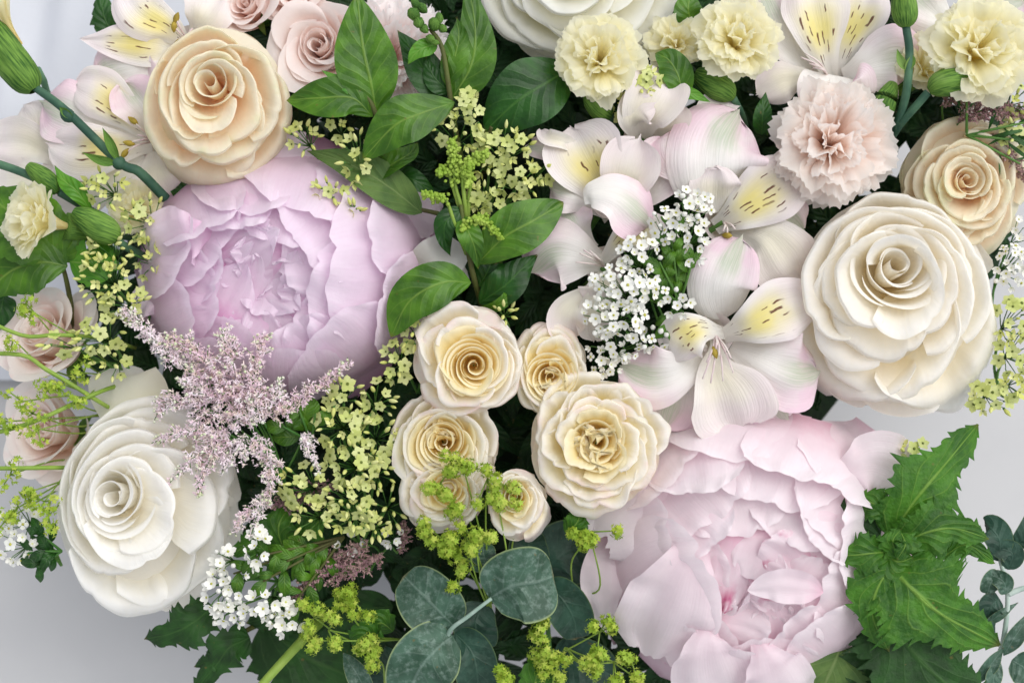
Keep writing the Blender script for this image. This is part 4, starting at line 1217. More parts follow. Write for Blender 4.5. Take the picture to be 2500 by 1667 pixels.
lily('lowest peruvian lily between the widest spray rose and the large creamy white rose', (1750, 815, 0), [
    ('lily_in', 130, [(1770, 812, -50), (1710, 800, 40), (1660, 830, 40), (1640, 875, 0)], dict(cup=-0.3, roll=20)),
    ('lily_in', 155, [(1765, 820, -50), (1830, 795, 30), (1910, 755, 25), (2000, 725, -20)], {}),
    ('lily_out', 165, [(1730, 850, -60), (1660, 905, 5), (1590, 920, 0), (1520, 895, -45)], {}),
    ('lily_out', 200, [(1785, 845, -60), (1860, 880, 0), (1940, 910, 0), (1995, 905, -40)], {}),
    ('lily_w', 215, [(1745, 830, -75), (1750, 900, -8), (1780, 970, 0), (1800, 1040, -35)], dict(prof='fan', cup=0.15)),
    ('lily_out', 170, [(1765, 780, -60), (1760, 710, 20), (1780, 650, 25), (1810, 580, -10)], dict(prof='round', cup=-0.25)),
    ('lily_out', 180, [(1700, 850, -80), (1650, 960, -35), (1620, 1040, -60)], {}),
    ('lily_out', 170, [(1790, 850, -80), (1870, 950, -30), (1920, 1020, -60)], {})],
    [(1725, 885, 50, 0), (1755, 870, 55, 0), (1785, 875, 50, 0), (1790, 910, 45, 0), (1745, 860, 45, 1), (1715, 925, 40, 0), (1735, 935, 40, 0), (1765, 930, 40, 0)])
t = lily('cream curled peruvian lily petal standing behind the golden centred yellow carnation', (1570, 340, -60), [
    ('lily_w', 150, [(1565, 350, -110), (1570, 290, -20), (1600, 235, 0), (1630, 180, -40)], dict(cup=0.45)),
    ('lily_w', 100, [(1560, 350, -110), (1545, 300, -20), (1560, 265, 0), (1600, 250, 5)], dict(cup=0.3)),
    ('lily_w', 120, [(1590, 350, -110), (1620, 300, -40), (1640, 250, -45)], dict(cup=0.3))])

# white petal beside the mauve peony
t = thing('white_petal', 'single folded white petal between the mauve pink peony and the dark leaves', 'petal', W(1030, 660, -120))
leaf_part(t, 'petal', PX((1000, 690, -140), (1050, 650, -60), (1085, 625, -60), (1120, 590, -110)), 120, 'snap', prof='round', cup=0.25, wave=3)
leaf_part(t, 'petal', PX((1010, 700, -150), (1090, 680, -80), (1140, 660, -100)), 90, 'snap', prof='round', cup=0.2)

# ------------------------------------------------------------------ foliage
def leafy(name, label, cat, stems, leaves, mat='privet', smat='brownstem', group=None, r=8):
    t = thing(name, label, cat, W(*stems[0][0]), group)
    mb = MB()
    for s in stems:
        mb.tube(PX(*s), r, r * 0.65, n=5 * len(s) + 4)
    part(t, 'stem', mb, M[smat])
    for i, L in enumerate(leaves):
        pts, w = L[0], L[1]
        kw = dict(prof='ovate', fold=0.18, cup=-0.12, wave=3.0, wf=1.4, nt_=26, ns=13, seed=i + int(pts[0][0]))
        kw.update(L[3] if len(L) > 3 else {})
        leaf_part(t, 'leaf', PX(*pts), w, (L[2] if len(L) > 2 and L[2] else mat), **kw)
    return t

G_P = 'privet sprigs'
leafy('privet_sprig', 'privet sprig with one broad upright leaf and one leaf pointing left beside the peach rose', 'leaves',
      [[(960, 480, -150), (945, 400, -40), (930, 320, 10), (905, 250, 30), (865, 205, 40)]],
      [([(920, 280, 20), (905, 200, 45), (885, 110, 50), (872, -10, 35)], 150, 'privet', dict(prof='ellip')),
       ([(910, 285, 20), (860, 240, 45), (780, 240, 45), (700, 245, 15)], 100, 'privet', dict(prof='ellip')),
       ([(880, 235, 35), (840, 205, 50), (785, 172, 45)], 34, 'privet_l', {}),], group=G_P)
t = leafy('privet_sprig', 'privet sprig with a green flower bud and hole bitten leaves near the top edge', 'leaves',
      [[(1160, 520, -180), (1120, 360, -40), (1100, 240, 20), (1080, 120, 40), (1050, 70, 50)]],
      [([(1105, 240, 10), (1150, 160, 30), (1160, 70, 30), (1140, -60, 0)], 120, 'privet', {}),
       ([(1090, 210, 15), (1110, 140, 35), (1120, 90, 40), (1115, 45, 30)], 70, 'privet', dict(wave=6)),
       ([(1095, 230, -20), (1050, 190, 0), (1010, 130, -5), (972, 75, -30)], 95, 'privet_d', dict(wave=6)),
       ([(1068, 108, 30), (1040, 115, 50), (1015, 130, 50), (995, 158, 40)], 48, 'privet_l', {}),
       ([(1110, 250, 25), (1020, 280, 60), (960, 310, 60), (885, 390, 30)], 120, 'privet', dict(prof='ellip')),
       ([(1100, 225, 0), (1060, 190, 10), (1040, 140, 5)], 60, 'privet_d', {})], group=G_P)
mb = MB()
rng = np.random.default_rng(4)
for (x, y, z, rr) in [(1010, 35, 65, 20), (1022, 55, 65, 18), (1030, 20, 55, 16), (1060, 60, 60, 20), (1072, 45, 60, 14), (1050, 95, 60, 14), (1062, 104, 60, 10), (1015, 12, 55, 14), (1080, 70, 55, 14), (1035, 70, 60, 14)]:
    mb.blob(W(x, y, z), rng.normal(0, 1, 3) + np.array([-.5, 1, 1]), rr * 2.4, rr * 0.8, 0, 7, 5)
part(t, 'flower_bud', mb, M['calyx'])
leafy('privet_sprig', 'dark privet leaf reaching right under the golden centred yellow carnation', 'leaves',
      [[(1180, 420, -160), (1190, 350, -40), (1200, 310, -10)]],
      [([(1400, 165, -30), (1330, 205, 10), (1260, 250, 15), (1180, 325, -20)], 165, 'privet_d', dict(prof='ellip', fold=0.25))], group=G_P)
leafy('privet_sprig', 'long dark privet leaf with a grey green underside lying above the mauve peony', 'leaves',
      [[(1160, 560, -200), (1100, 530, -80), (1020, 510, -50)]],
      [([(1030, 520, -50), (940, 450, -10), (850, 400, -15), (750, 368, -50)], 105, 'sage', dict(fold=0.3, roll=15)),
       ([(900, 440, -60), (960, 400, -10), (1000, 375, -20), (1020, 350, -50)], 70, 'privet', dict(fold=0.5, roll=-25)),
       ([(960, 430, -70), (1010, 440, -40), (1070, 480, -60)], 60, 'privet_d', {})], group=G_P)
leafy('privet_sprig', 'upright privet sprig standing over the foremost spray rose with a wide leaf pointing right', 'leaves',
      [[(1190, 790, -220), (1160, 690, -40), (1140, 600, 0), (1125, 500, 15)]],
      [([(1165, 645, -10), (1230, 580, 30), (1300, 540, 35), (1375, 495, 0)], 125, 'privet', dict(prof='ellip', fold=0.25)),
       ([(1150, 690, 0), (1080, 690, 45), (1000, 735, 45), (955, 822, 10)], 118, 'privet', dict(prof='ellip')),
       ([(1130, 510, 10), (1090, 540, 20), (1085, 580, 5), (1100, 625, -20)], 58, 'privet_d', dict(wave=7)),
       ([(1125, 530, 10), (1145, 570, 35), (1160, 610, 25), (1168, 655, 0)], 62, 'privet', dict(wave=4, fold=0.3)),
       ([(1170, 700, -50), (1195, 650, -20), (1200, 600, -40)], 80, 'privet_d', {}),
       ([(1170, 740, -50), (1230, 700, -10), (1270, 660, -5), (1310, 625, -30)], 95, 'privet_d', dict(wave=8)),
       ([(1165, 760, -40), (1215, 745, -5), (1240, 720, -10), (1225, 700, -40)], 40, 'privet', dict(roll=40))], group=G_P)
leafy('leafy_sprig', 'bright small leaves beside the shaded yellow carnation at the top', 'leaves',
      [[(1700, 320, -180), (1660, 260, -60), (1630, 200, -40)]],
      [([(1660, 260, -40), (1660, 200, -10), (1635, 150, -15), (1600, 130, -30)], 78, 'privet', dict(prof='ellip', wave=5)),
       ([(1640, 245, -30), (1680, 228, 0), (1735, 250, -10)], 36, 'privet_l', {}),
       ([(1690, 200, -60), (1740, 200, -40), (1760, 230, -60)], 60, 'privet_d', {}),
       ([(1860, 330, -80), (1862, 280, -50), (1870, 225, -60)], 52, 'privet_d', dict(fold=0.3)),
       ([(1690, 60, -80), (1680, 20, -60), (1690, -30, -70)], 80, 'privet', {})])
leafy('leafy_sprig', 'pointed bright leaf and bracts left of the peach rose at the top left', 'leaves',
      [[(260, 560, -140), (220, 520, -60), (180, 480, -40)]],
      [([(225, 520, -50), (190, 470, -20), (155, 440, -20), (135, 405, -40)], 46, 'privet_l', dict(prof='lance')),
       ([(200, 500, -60), (190, 470, -50), (170, 430, -60)], 26, 'privet_d', {})])
leafy('serrated_leaf', 'dark ragged leaf behind the peruvian lily in the upper left corner', 'leaves',
      [[(330, 140, -230), (290, 80, -220), (262, 30, -215)]],
      [([(300, 110, -215), (262, 60, -205), (250, 20, -205), (255, -40, -220)], 70, 'privet_d', dict(serr=0.4, sn=7, nt_=40)),
       ([(380, 260, -200), (370, 235, -190), (365, 215, -200)], 34, 'privet_d', dict(serr=0.4, sn=5, nt_=30))])
leafy('broad_leaf', 'broad lobed green leaves under the half open carnation at the left edge', 'leaves',
      [[(190, 840, -260), (165, 700, -110), (150, 640, -70)]],
      [([(165, 640, -60), (100, 580, -35), (40, 530, -45), (-40, 470, -80)], 190, 'privet', dict(prof='ellip', serr=0.15, sn=8, nt_=40)),
       ([(165, 650, -60), (100, 640, -40), (30, 660, -50), (-40, 720, -80)], 150, 'privet', dict(prof='ellip', serr=0.15, sn=8, nt_=40)),
       ([(170, 640, -60), (220, 640, -40), (240, 620, -60), (235, 570, -90)], 120, 'privet_l', dict(serr=0.15, sn=8, nt_=40)),
       ([(150, 640, -70), (150, 600, -50), (110, 550, -60)], 110, 'privet', {}),
       ([(10, 720, -140), (0, 760, -130), (-30, 830, -150)], 80, 'privet_d', {}),
       ([(560, 500, -170), (460, 470, -140), (410, 455, -150)], 90, 'privet_d', {})])

# currant foliage at right
SE = dict(prof='lobed', serr=0.46, nt_=110, ns=15, fold=0.10, cup=-0.10, wave=5, wf=2.2)
leafy('currant_sprig', 'bright serrated leaf rosette at the lower right beside the pale peony', 'leaves',
      [[(2030, 1640, -250), (2120, 1560, -160), (2150, 1450, -60), (2170, 1380, -10)]],
      [([(2175, 1310, -10), (2235, 1220, 25), (2310, 1130, 15), (2388, 1035, -40)], 190, 'currant', dict(SE, sn=15)),
       ([(2190, 1270, -20), (2150, 1240, 5), (2110, 1220, -5), (2060, 1215, -40)], 90, 'currant', dict(SE, sn=9)),
       ([(2180, 1390, 10), (2230, 1440, 45), (2300, 1500, 40), (2440, 1575, -30)], 300, 'currant', dict(SE, sn=20)),
       ([(2200, 1330, 0), (2260, 1300, 35), (2330, 1290, 30), (2415, 1315, -10)], 150, 'currant', dict(SE, sn=16)),
       ([(2180, 1345, 10), (2130, 1350, 40), (2080, 1355, 35), (2035, 1352, 10)], 110, 'currant', dict(SE, sn=11)),
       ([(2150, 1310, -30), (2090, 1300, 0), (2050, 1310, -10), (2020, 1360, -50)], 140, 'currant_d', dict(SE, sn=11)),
       ([(2190, 1360, 20), (2180, 1320, 50), (2200, 1290, 45)], 70, 'currant', dict(SE, sn=8)),
       ([(2300, 1360, -40), (2360, 1330, -20), (2430, 1375, -40)], 80, 'currant', dict(SE, sn=9)),
       ([(2200, 1300, 30), (2210, 1330, 55), (2190, 1365, 50)], 80, 'currant', dict(SE, sn=8)),
       ([(2150, 1340, 0), (2190, 1370, 25), (2230, 1360, 20)], 120, 'currant', dict(SE, sn=8)),
       ([(2190, 1390, 10), (2150, 1420, 30), (2130, 1500, 20), (2170, 1590, -20)], 150, 'currant', dict(SE, sn=12))])
leafy('currant_sprig', 'dark serrated leaves along the bottom edge under the bright leaf rosette', 'leaves',
      [[(1950, 1660, -330), (2010, 1560, -190), (2000, 1480, -130)], [(2010, 1570, -190), (2060, 1500, -170), (2180, 1475, -150)]],
      [([(2170, 1500, -60), (2220, 1580, -25), (2300, 1660, -30), (2420, 1740, -60)], 320, 'currant_d', dict(SE, sn=16)),
       ([(2060, 1560, -120), (2040, 1610, -80), (2010, 1680, -90), (1990, 1760, -110)], 200, 'sage', dict(SE, sn=14)),
       ([(2010, 1520, -180), (1960, 1560, -150), (1940, 1640, -160)], 130, 'currant_d', dict(SE, sn=10)),
       ([(2150, 1540, -110), (2110, 1640, -80), (2100, 1720, -90)], 140, 'currant_d', dict(SE, sn=12))], smat='stem')
# serrated leaves at the lower left
leafy('serrated_leaf', 'dark green toothed leaf under the large white rose turned left', 'leaves',
      [[(600, 1480, -230), (530, 1490, -160), (500, 1490, -150)]],
      [([(520, 1480, -140), (470, 1520, -105), (420, 1545, -115), (352, 1560, -150)], 130, 'currant_d', dict(SE, sn=9, serr=0.45))])
leafy('serrated_leaf', 'crumpled dark leaf hanging at the bottom edge left of the green stems', 'leaves',
      [[(640, 1520, -240), (600, 1540, -180), (590, 1560, -170)]],
      [([(610, 1555, -160), (560, 1580, -120), (530, 1620, -130), (470, 1690, -160)], 120, 'currant_d', dict(SE, sn=8, serr=0.5)),
       ([(560, 1600, -150), (520, 1610, -135), (475, 1625, -150)], 70, 'currant_d', dict(SE, sn=6, serr=0.5))])
leafy('serrated_leaf', 'large dark leaf behind a thick green stem at the bottom left of the eucalyptus', 'leaves',
      [[(800, 1500, -240), (740, 1560, -120), (640, 1670, -60), (600, 1720, -50)]],
      [([(640, 1520, -230), (740, 1600, -190), (830, 1640, -200), (960, 1700, -230)], 300, 'currant_d', dict(SE, sn=12)),
       ([(760, 1470, -220), (680, 1500, -180), (600, 1520, -200)], 130, 'currant_d', dict(SE, sn=9)),
       ([(960, 1480, -240), (850, 1490, -200), (740, 1500, -220)], 110, 'currant_d', dict(fold=0.3))], smat='limestem', r=14)
leafy('serrated_leaf', 'bright toothed leaves right of the large white rose below the pink astilbe', 'leaves',
      [[(740, 1400, -220), (690, 1340, -120), (660, 1310, -90)]],
      [([(700, 1360, -100), (680, 1300, -60), (690, 1260, -60), (720, 1230, -90)], 110, 'currant', dict(SE, sn=8)),
       ([(660, 1330, -100), (610, 1330, -60), (560, 1355, -90)], 80, 'currant', dict(SE, sn=7)),
       ([(710, 1330, -100), (760, 1290, -70), (800, 1250, -90)], 90, 'currant', dict(SE, sn=8))])

# eucalyptus
EU = dict(prof='round', cup=0.12, fold=0.05, wave=3, wf=0.8, nt_=22, ns=17)
leafy('eucalyptus_sprig', 'eucalyptus sprig with large round waxy leaves at the bottom centre', 'leaves',
      [[(1180, 1720, -160), (1110, 1600, -60), (1095, 1545, -15), (1145, 1502, 10), (1200, 1460, 14)]],
      [([(1195, 1460, 0), (1250, 1430, 30), (1310, 1420, 25), (1352, 1405, -5)], 185, 'euca', dict(EU, fold=0.12)),
       ([(1110, 1530, -30), (1070, 1490, 5), (1030, 1450, 5), (985, 1405, -25)], 150, 'euca', EU),
       ([(1105, 1550, -20), (1060, 1590, 15), (1020, 1640, 10), (990, 1720, -30)], 165, 'euca', EU),
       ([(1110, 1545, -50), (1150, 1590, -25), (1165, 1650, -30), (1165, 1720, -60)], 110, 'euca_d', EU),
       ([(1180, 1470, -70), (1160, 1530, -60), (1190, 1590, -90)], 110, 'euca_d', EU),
       ([(1190, 1375, -15), (1180, 1350, 0), (1180, 1320, -15)], 62, 'euca', EU),
       ([(1185, 1385, -30), (1170, 1370, -10), (1165, 1335, -20)], 50, 'euca', EU)], smat='eucastem', r=7)
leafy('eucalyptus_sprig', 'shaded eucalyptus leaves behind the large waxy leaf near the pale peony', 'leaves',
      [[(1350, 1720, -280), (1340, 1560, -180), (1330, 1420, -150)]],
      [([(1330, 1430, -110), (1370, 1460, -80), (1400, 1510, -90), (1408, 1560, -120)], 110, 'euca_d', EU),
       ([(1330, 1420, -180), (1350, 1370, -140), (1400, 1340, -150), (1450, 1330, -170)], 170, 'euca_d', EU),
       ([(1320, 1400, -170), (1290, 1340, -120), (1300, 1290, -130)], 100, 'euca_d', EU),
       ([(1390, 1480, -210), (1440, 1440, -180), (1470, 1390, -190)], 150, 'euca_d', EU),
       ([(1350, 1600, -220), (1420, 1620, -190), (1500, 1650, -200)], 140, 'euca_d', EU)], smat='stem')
leafy('eucalyptus_sprig', 'narrow eucalyptus leaves at the bottom edge left of the large round ones', 'leaves',
      [[(1000, 1760, -160), (960, 1660, -100), (930, 1620, -80)]],
      [([(905, 1720, -90), (880, 1660, -55), (855, 1620, -60), (838, 1592, -80)], 60, 'euca', dict(EU, prof='ovate')),
       ([(980, 1680, -110), (960, 1620, -80), (940, 1575, -95)], 70, 'euca_d', dict(EU, prof='ovate')),
       ([(960, 1700, -180), (930, 1640, -160), (900, 1600, -170)], 80, 'euca_d', EU)], smat='eucastem')
leafy('eucalyptus_sprig', 'eucalyptus sprig with small leaves at the right edge over the white table', 'leaves',
      [[(2380, 1760, -180), (2430, 1620, -120), (2450, 1560, -110), (2460, 1450, -100), (2440, 1360, -100)], [(2460, 1450, -100), (2500, 1435, -100), (2540, 1430, -100)]],
      [([(2440, 1370, -100), (2440, 1320, -80), (2420, 1290, -90), (2405, 1285, -110)], 75, 'euca_d', EU),
       ([(2460, 1390, -100), (2470, 1350, -85), (2420, 1335, -90)], 60, 'euca_d', EU),
       ([(2480, 1330, -100), (2510, 1300, -85), (2540, 1230, -100)], 62, 'euca_d', EU),
       ([(2440, 1400, -90), (2420, 1420, -75), (2410, 1450, -90)], 55, 'euca', EU),
       ([(2455, 1450, -90), (2450, 1420, -70), (2415, 1400, -80)], 46, 'euca', EU),
       ([(2440, 1460, -110), (2420, 1480, -95), (2410, 1510, -110)], 70, 'euca_d', EU),
       ([(2400, 1530, -110), (2440, 1500, -95), (2485, 1470, -110)], 26, 'euca', dict(EU, prof='lance')),
       ([(2430, 1540, -110), (2420, 1545, -100), (2400, 1560, -120)], 60, 'euca_d', EU),
       ([(2380, 1670, -110), (2420, 1620, -90), (2450, 1580, -95)], 40, 'euca', dict(EU, prof='lance')),
       ([(2450, 1600, -110), (2480, 1550, -95), (2530, 1480, -110)], 46, 'euca', dict(EU, prof='lance')),
       ([(2470, 1610, -100), (2510, 1640, -85), (2540, 1700, -100)], 90, 'euca', EU),
       ([(2440, 1610, -105), (2425, 1660, -90), (2430, 1720, -110)], 44, 'euca', dict(EU, prof='lance'))], smat='eucastem', r=8)
# small dark sprigs
def sprays(name, label, base, dirs, mat, w, L, seed, smat='stem', n=6, cat='leaves', zj=18):
    rng = np.random.default_rng(seed)
    stems, leaves = [], []
    for d in dirs:
        stems.append([base, ((base[0] + d[0]) / 2, (base[1] + d[1]) / 2, (base[2] + d[2]) / 2 + 12), d])
        for k in range(n):
            q = 0.25 + 0.75 * (k + 0.5) / n
            p = [base[i] + (d[i] - base[i]) * q for i in range(3)]
            a = math.atan2(d[1] - base[1], d[0] - base[0]) + (1 if k % 2 else -1) * rng.uniform(0.3, 1.1)
            l = L * rng.uniform(0.7, 1.2)
            z = p[2] + rng.uniform(-zj, zj)
            leaves.append(([tuple(p), (p[0] + math.cos(a) * l * .5, p[1] + math.sin(a) * l * .5, z + 14), (p[0] + math.cos(a) * l, p[1] + math.sin(a) * l, z)], w * rng.uniform(0.8, 1.2), mat, dict(nt_=12, ns=5, prof='ellip', wave=1)))
    return leafy(name, label, cat, stems, leaves, mat, smat, r=4)
sprays('spirea_leaves', 'small dark green leaf tuft between the white spirea heads', (1660, 740, -30), [(1640, 590, 45), (1690, 640, 40), (1610, 640, 40), (1650, 540, 50), (1600, 700, 30), (1630, 800, 10)], 'privet', 24, 52, 5, n=7)
sprays('spirea_leaves', 'small dark glossy leaf tuft poking out over the table left of the large white rose', (150, 1345, -60), [(95, 1300, -40), (90, 1385, -40), (60, 1350, -45), (110, 1345, -30)], 'privet_d', 24, 48, 6, n=5)
sprays('spirea_leaves', 'slender green leaves on dark twigs below the lime florets', (840, 1310, -60), [(640, 1420, 10), (700, 1370, 0), (720, 1470, -10), (620, 1360, 10), (570, 1400, 0)], 'privet', 26, 62, 7, smat='brownstem', n=7)
sprays('small_leaves', 'small bright leaves between the astilbe and the lime florets', (760, 1080, -40), [(690, 1040, 20), (730, 1000, 25), (770, 1010, 20)], 'privet', 40, 60, 8, n=3)
sprays('grassy_leaves', 'thin needle leaves reaching over the peach rose at the right edge', (2360, 330, -80), [(2500, 300, -50), (2500, 345, -50), (2490, 400, -60), (2360, 240, -40)], 'privet_d', 9, 90, 9, n=3)
# ------------------------------------------------------------------ fillers
GL = 'sprigs of pale lime florets'
LP = lambda label, base, heads, seed: sprig('lime_floret_sprig', label, 'filler flower', base, heads, LIME, LBUD, GL, seed)
LP('lime floret head standing highest among the dark privet leaves at the top centre', (1150, 520, -180), [(1150, 265, 30, 40, 40, 9, 3), (1110, 320, 20, 55, 45, 9, 3)], 1)
LP('lime florets in the middle right of the green beaded panicle', (1180, 560, -180), [(1230, 360, 15, 65, 45, 14, 9), (1270, 440, 10, 55, 45, 11, 4), (1195, 390, 0, 45, 40, 7, 3), (1320, 420, 0, 30, 35, 4, 3)], 2)
LP('few lime florets just above the wide privet leaf pointing right', (1180, 600, -180), [(1175, 480, 10, 35, 30, 6, 4), (1195, 500, 0, 40, 35, 6, 2)], 3)
LP('lime buds and florets under the leaf pointing left beside the peach rose', (850, 480, -170), [(740, 335, -20, 35, 32, 3, 8), (825, 300, -20, 25, 45, 4, 3)], 4)
LP('lime buds beside the tip of the big slanting privet leaf', (920, 500, -170), [(870, 390, 15, 32, 62, 6, 9)], 5)
LP('lime buds lying on the upper rim of the mauve pink peony', (960, 510, -120), [(800, 465, 20, 42, 20, 4, 6), (860, 515, 15, 18, 16, 1, 6)], 6)
LP('lime florets above the small pale carnation left of the mauve pink peony', (400, 560, -150), [(250, 460, -30, 48, 42, 9, 6), (350, 540, -40, 55, 60, 8, 10)], 7)
LP('tall lime floret spike down the left side of the mauve pink peony', (360, 800, -170), [(260, 610, -20, 45, 45, 3, 16), (250, 680, -10, 55, 55, 8, 18), (300, 740, -20, 50, 45, 9, 8), (360, 620, -60, 40, 60, 8, 4)], 8)
LP('lime florets over the pale blush rose at the left edge', (330, 930, -140), [(150, 840, 0, 45, 30, 2, 4), (240, 820, -10, 60, 45, 9, 8), (270, 880, -30, 45, 45, 5, 5)], 9)
LP('lime florets along the bottom of the mauve pink peony', (850, 1120, -120), [(830, 960, 10, 45, 40, 6, 6), (920, 975, 5, 40, 45, 6, 8), (830, 1040, 15, 60, 50, 10, 8), (920, 1070, 10, 45, 50, 9, 4)], 10)
LP('dense lime florets between the pink astilbe and the spray roses', (900, 1260, -130), [(860, 1130, 20, 65, 60, 12, 9), (740, 1190, 25, 60, 55, 11, 8), (850, 1220, 20, 60, 50, 9, 10), (920, 1150, 0, 35, 45, 3, 12)], 11)
LP('lowest lime florets above the dark twigs and dusky astilbe', (880, 1330, -100), [(760, 1260, 20, 45, 40, 5, 9), (860, 1260, 20, 50, 40, 8, 8), (910, 1290, 0, 40, 25, 2, 8), (950, 1235, -20, 30, 50, 0, 12)], 12)
LP('lime florets squeezed between the mauve pink peony and the foremost spray rose', (1020, 960, -120), [(1010, 800, 0, 35, 50, 8, 3), (970, 880, 5, 35, 55, 8, 4), (1060, 740, -20, 60, 30, 6, 1)], 13)
LP('lime florets peeping out under the golden centred yellow carnation', (1560, 340, -130), [(1560, 200, 0, 52, 38, 13, 3), (1520, 265, -40, 35, 35, 5, 2)], 14)
LP('lime florets at the right edge beside the large creamy white rose', (2440, 960, -180), [(2470, 780, -40, 45, 60, 10, 4), (2480, 860, -40, 45, 60, 11, 4), (2420, 970, -60, 50, 38, 12, 3), (2480, 940, -50, 30, 40, 6, 2)], 15)
LP('lime floret tips against the white table above the bright serrated leaf', (2120, 1190, -160), [(2225, 1105, -60, 45, 35, 6, 3)], 16)
LP('yellow bud tuft above the half hidden spray rose', (1235, 830, -100), [(1230, 765, -10, 28, 18, 0, 11)], 17)
LP('lime florets in the upper right corner below the largest yellow carnation', (2480, 330, -120), [(2480, 240, -60, 30, 40, 6, 4), (2480, 330, -60, 35, 45, 5, 5)], 18)

# green beaded panicle
def beads(label, base, heads, seed):
    rng = np.random.default_rng(seed)
    b = W(*base)
    t = thing('green_panicle', label, 'filler flower', b, 'green beaded panicles')
    st = MB()
    for (x0, y0, x1, y1, z, rad, n) in heads:
        a, c = W(x0, y0, z - 10), W(x1, y1, z + 10)
        st.tube([b, (b + a) / 2 + np.array([0, 0, 10]), a, c], 7, 2.5, n=14, k=6)
        mb = MB()
        for _ in range(n):
            q = rng.random()
            d = unit(rng.normal(0, 1, 3) + np.array([0, 0, 0.4]))
            p = a + (c - a) * q + d * rad * (1 - 0.55 * q) * rng.uniform(0.3, 1)
            mb.blob(p, d, rng.uniform(9, 14), rng.uniform(4, 6), 0, 6, 3)
        part(t, 'bud_cluster', mb, M['goldbud'], kind='stuff')
    part(t, 'stem', st, M['limestem'])
beads('green beaded panicle rising in the middle of the dark privet leaves', (1140, 560, -30), [(1110, 440, 1105, 340, 35, 26, 130), (1130, 410, 1190, 370, 40, 24, 90), (1090, 410, 1070, 425, 35, 20, 60), (1130, 430, 1150, 400, 45, 24, 80), (1150, 430, 1140, 455, 35, 16, 40)], 1)
beads('small green beaded side heads low on the upright privet sprig', (1140, 620, -20), [(1085, 485, 1035, 475, 35, 22, 90), (1170, 525, 1225, 585, 35, 18, 100), (1140, 545, 1130, 560, 30, 14, 30), (1150, 535, 1185, 540, 38, 18, 50)], 2)

# white spirea
GS = 'white spirea heads'
def SP(label, base, heads, seed, size=1.0, four=False):
    return sprig('white_spirea', label, 'filler flower', base, heads, SPIR4 if four else SPIR, SPB, GS, seed, size=size * 0.86, rs=3, rnd=0.4)
SP('white spirea spray in front of the peruvian lilies in the middle', (1640, 900, -120), [(1690, 500, 50, 50, 40, 13, 3), (1640, 550, 55, 50, 46, 13, 3), (1560, 620, 60, 50, 46, 14, 3), (1525, 700, 70, 80, 52, 28, 6), (1500, 770, 60, 75, 48, 24, 6), (1455, 680, 70, 22, 22, 2, 0), (1690, 560, 45, 40, 50, 8, 3)], 1, 1.0)
SP('small white spirea florets right of the dark leaf tuft in the middle', (1660, 860, -80), [(1600, 720, 60, 35, 25, 4, 0), (1655, 740, 55, 35, 30, 6, 2), (1690, 620, 45, 25, 25, 4, 0)], 2, 0.95)
SP('shaded white spirea behind the foremost white spray beside the half hidden spray rose', (1540, 980, -140), [(1510, 840, 10, 75, 40, 20, 0), (1480, 880, -10, 45, 35, 13, 0), (1600, 830, 5, 45, 30, 9, 4)], 3, 0.9)
SP('white spirea head hanging between the large white rose and the yellow green froth', (700, 1390, -110), [(650, 1480, 20, 70, 30, 10, 6), (690, 1520, 10, 50, 30, 8, 3), (530, 1440, 20, 28, 56, 10, 5), (560, 1500, 0, 40, 30, 6, 4), (545, 1370, 25, 26, 28, 4, 4)], 4, 1.15, True)
SP('narrow white spirea head under the hanging astilbe tip', (680, 1420, -100), [(625, 1340, 35, 26, 45, 10, 0), (580, 1420, 20, 25, 35, 4, 0)], 5, 1.05, True)
SP('white spirea head at the left edge below the lime froth', (150, 1380, -110), [(35, 1335, -40, 45, 40, 10, 0), (45, 1270, -60, 45, 45, 9, 0)], 6, 1.1)
SP('greyish white spirea at the right edge beside the large creamy white rose', (2420, 760, -160), [(2470, 650, -50, 40, 60, 20, 2), (2490, 570, -60, 20, 40, 6, 0)], 7, 0.9)
SP('dim white spirea tucked under the lime florets above the eucalyptus', (900, 1400, -180), [(970, 1310, -60, 35, 30, 7, 0), (850, 1330, -60, 35, 30, 6, 0)], 8, 0.9)

# lady's mantle froth
GM = 'sprigs of lady mantle'
mantle('lady_mantle', 'lime green froth in front of the lowest spray roses', (1200, 1500, -100), [(1130, 1140, 95, 45), (1075, 1180, 90, 30), (1190, 1170, 85, 34), (1110, 1230, 80, 32), (1130, 1300, 85, 50), (1160, 1320, 80, 34), (1035, 1275, 70, 30), (1100, 1345, 60, 24)], 1, GM)
mantle('lady_mantle', 'lime green froth over the smallest pink tinged spray rose', (1230, 1420, -60), [(1265, 1210, 85, 34), (1215, 1225, 80, 18)], 2, GM)
mantle('lady_mantle', 'lime green froth beside the pale peony below the widest spray rose', (1400, 1450, -140), [(1440, 1300, 20, 30), (1430, 1325, 15, 20)], 3, GM, leaves=[(((1380, 1300, -30), (1405, 1280, 0), (1420, 1250, -20)), 60)])
mantle('lady_mantle', 'yellow green froth on the dusky astilbe left of the eucalyptus', (930, 1560, -120), [(845, 1455, 20, 38), (845, 1470, 10, 24)], 4, GM, leaves=[(((930, 1560, -60), (890, 1550, -25), (860, 1575, -40)), 70)])
mantle('lady_mantle', 'yellow green froth under the hanging white spirea', (980, 1560, -110), [(765, 1510, 25, 34), (800, 1540, 20, 26), (775, 1565, 15, 20)], 5, GM, leaves=[(((960, 1540, -60), (930, 1520, -35), (905, 1535, -50)), 70)])
mantle('lady_mantle', 'olive green froth above the narrow eucalyptus leaves', (940, 1700, -100), [(895, 1590, -10, 30), (910, 1610, -20, 22)], 6, GM)
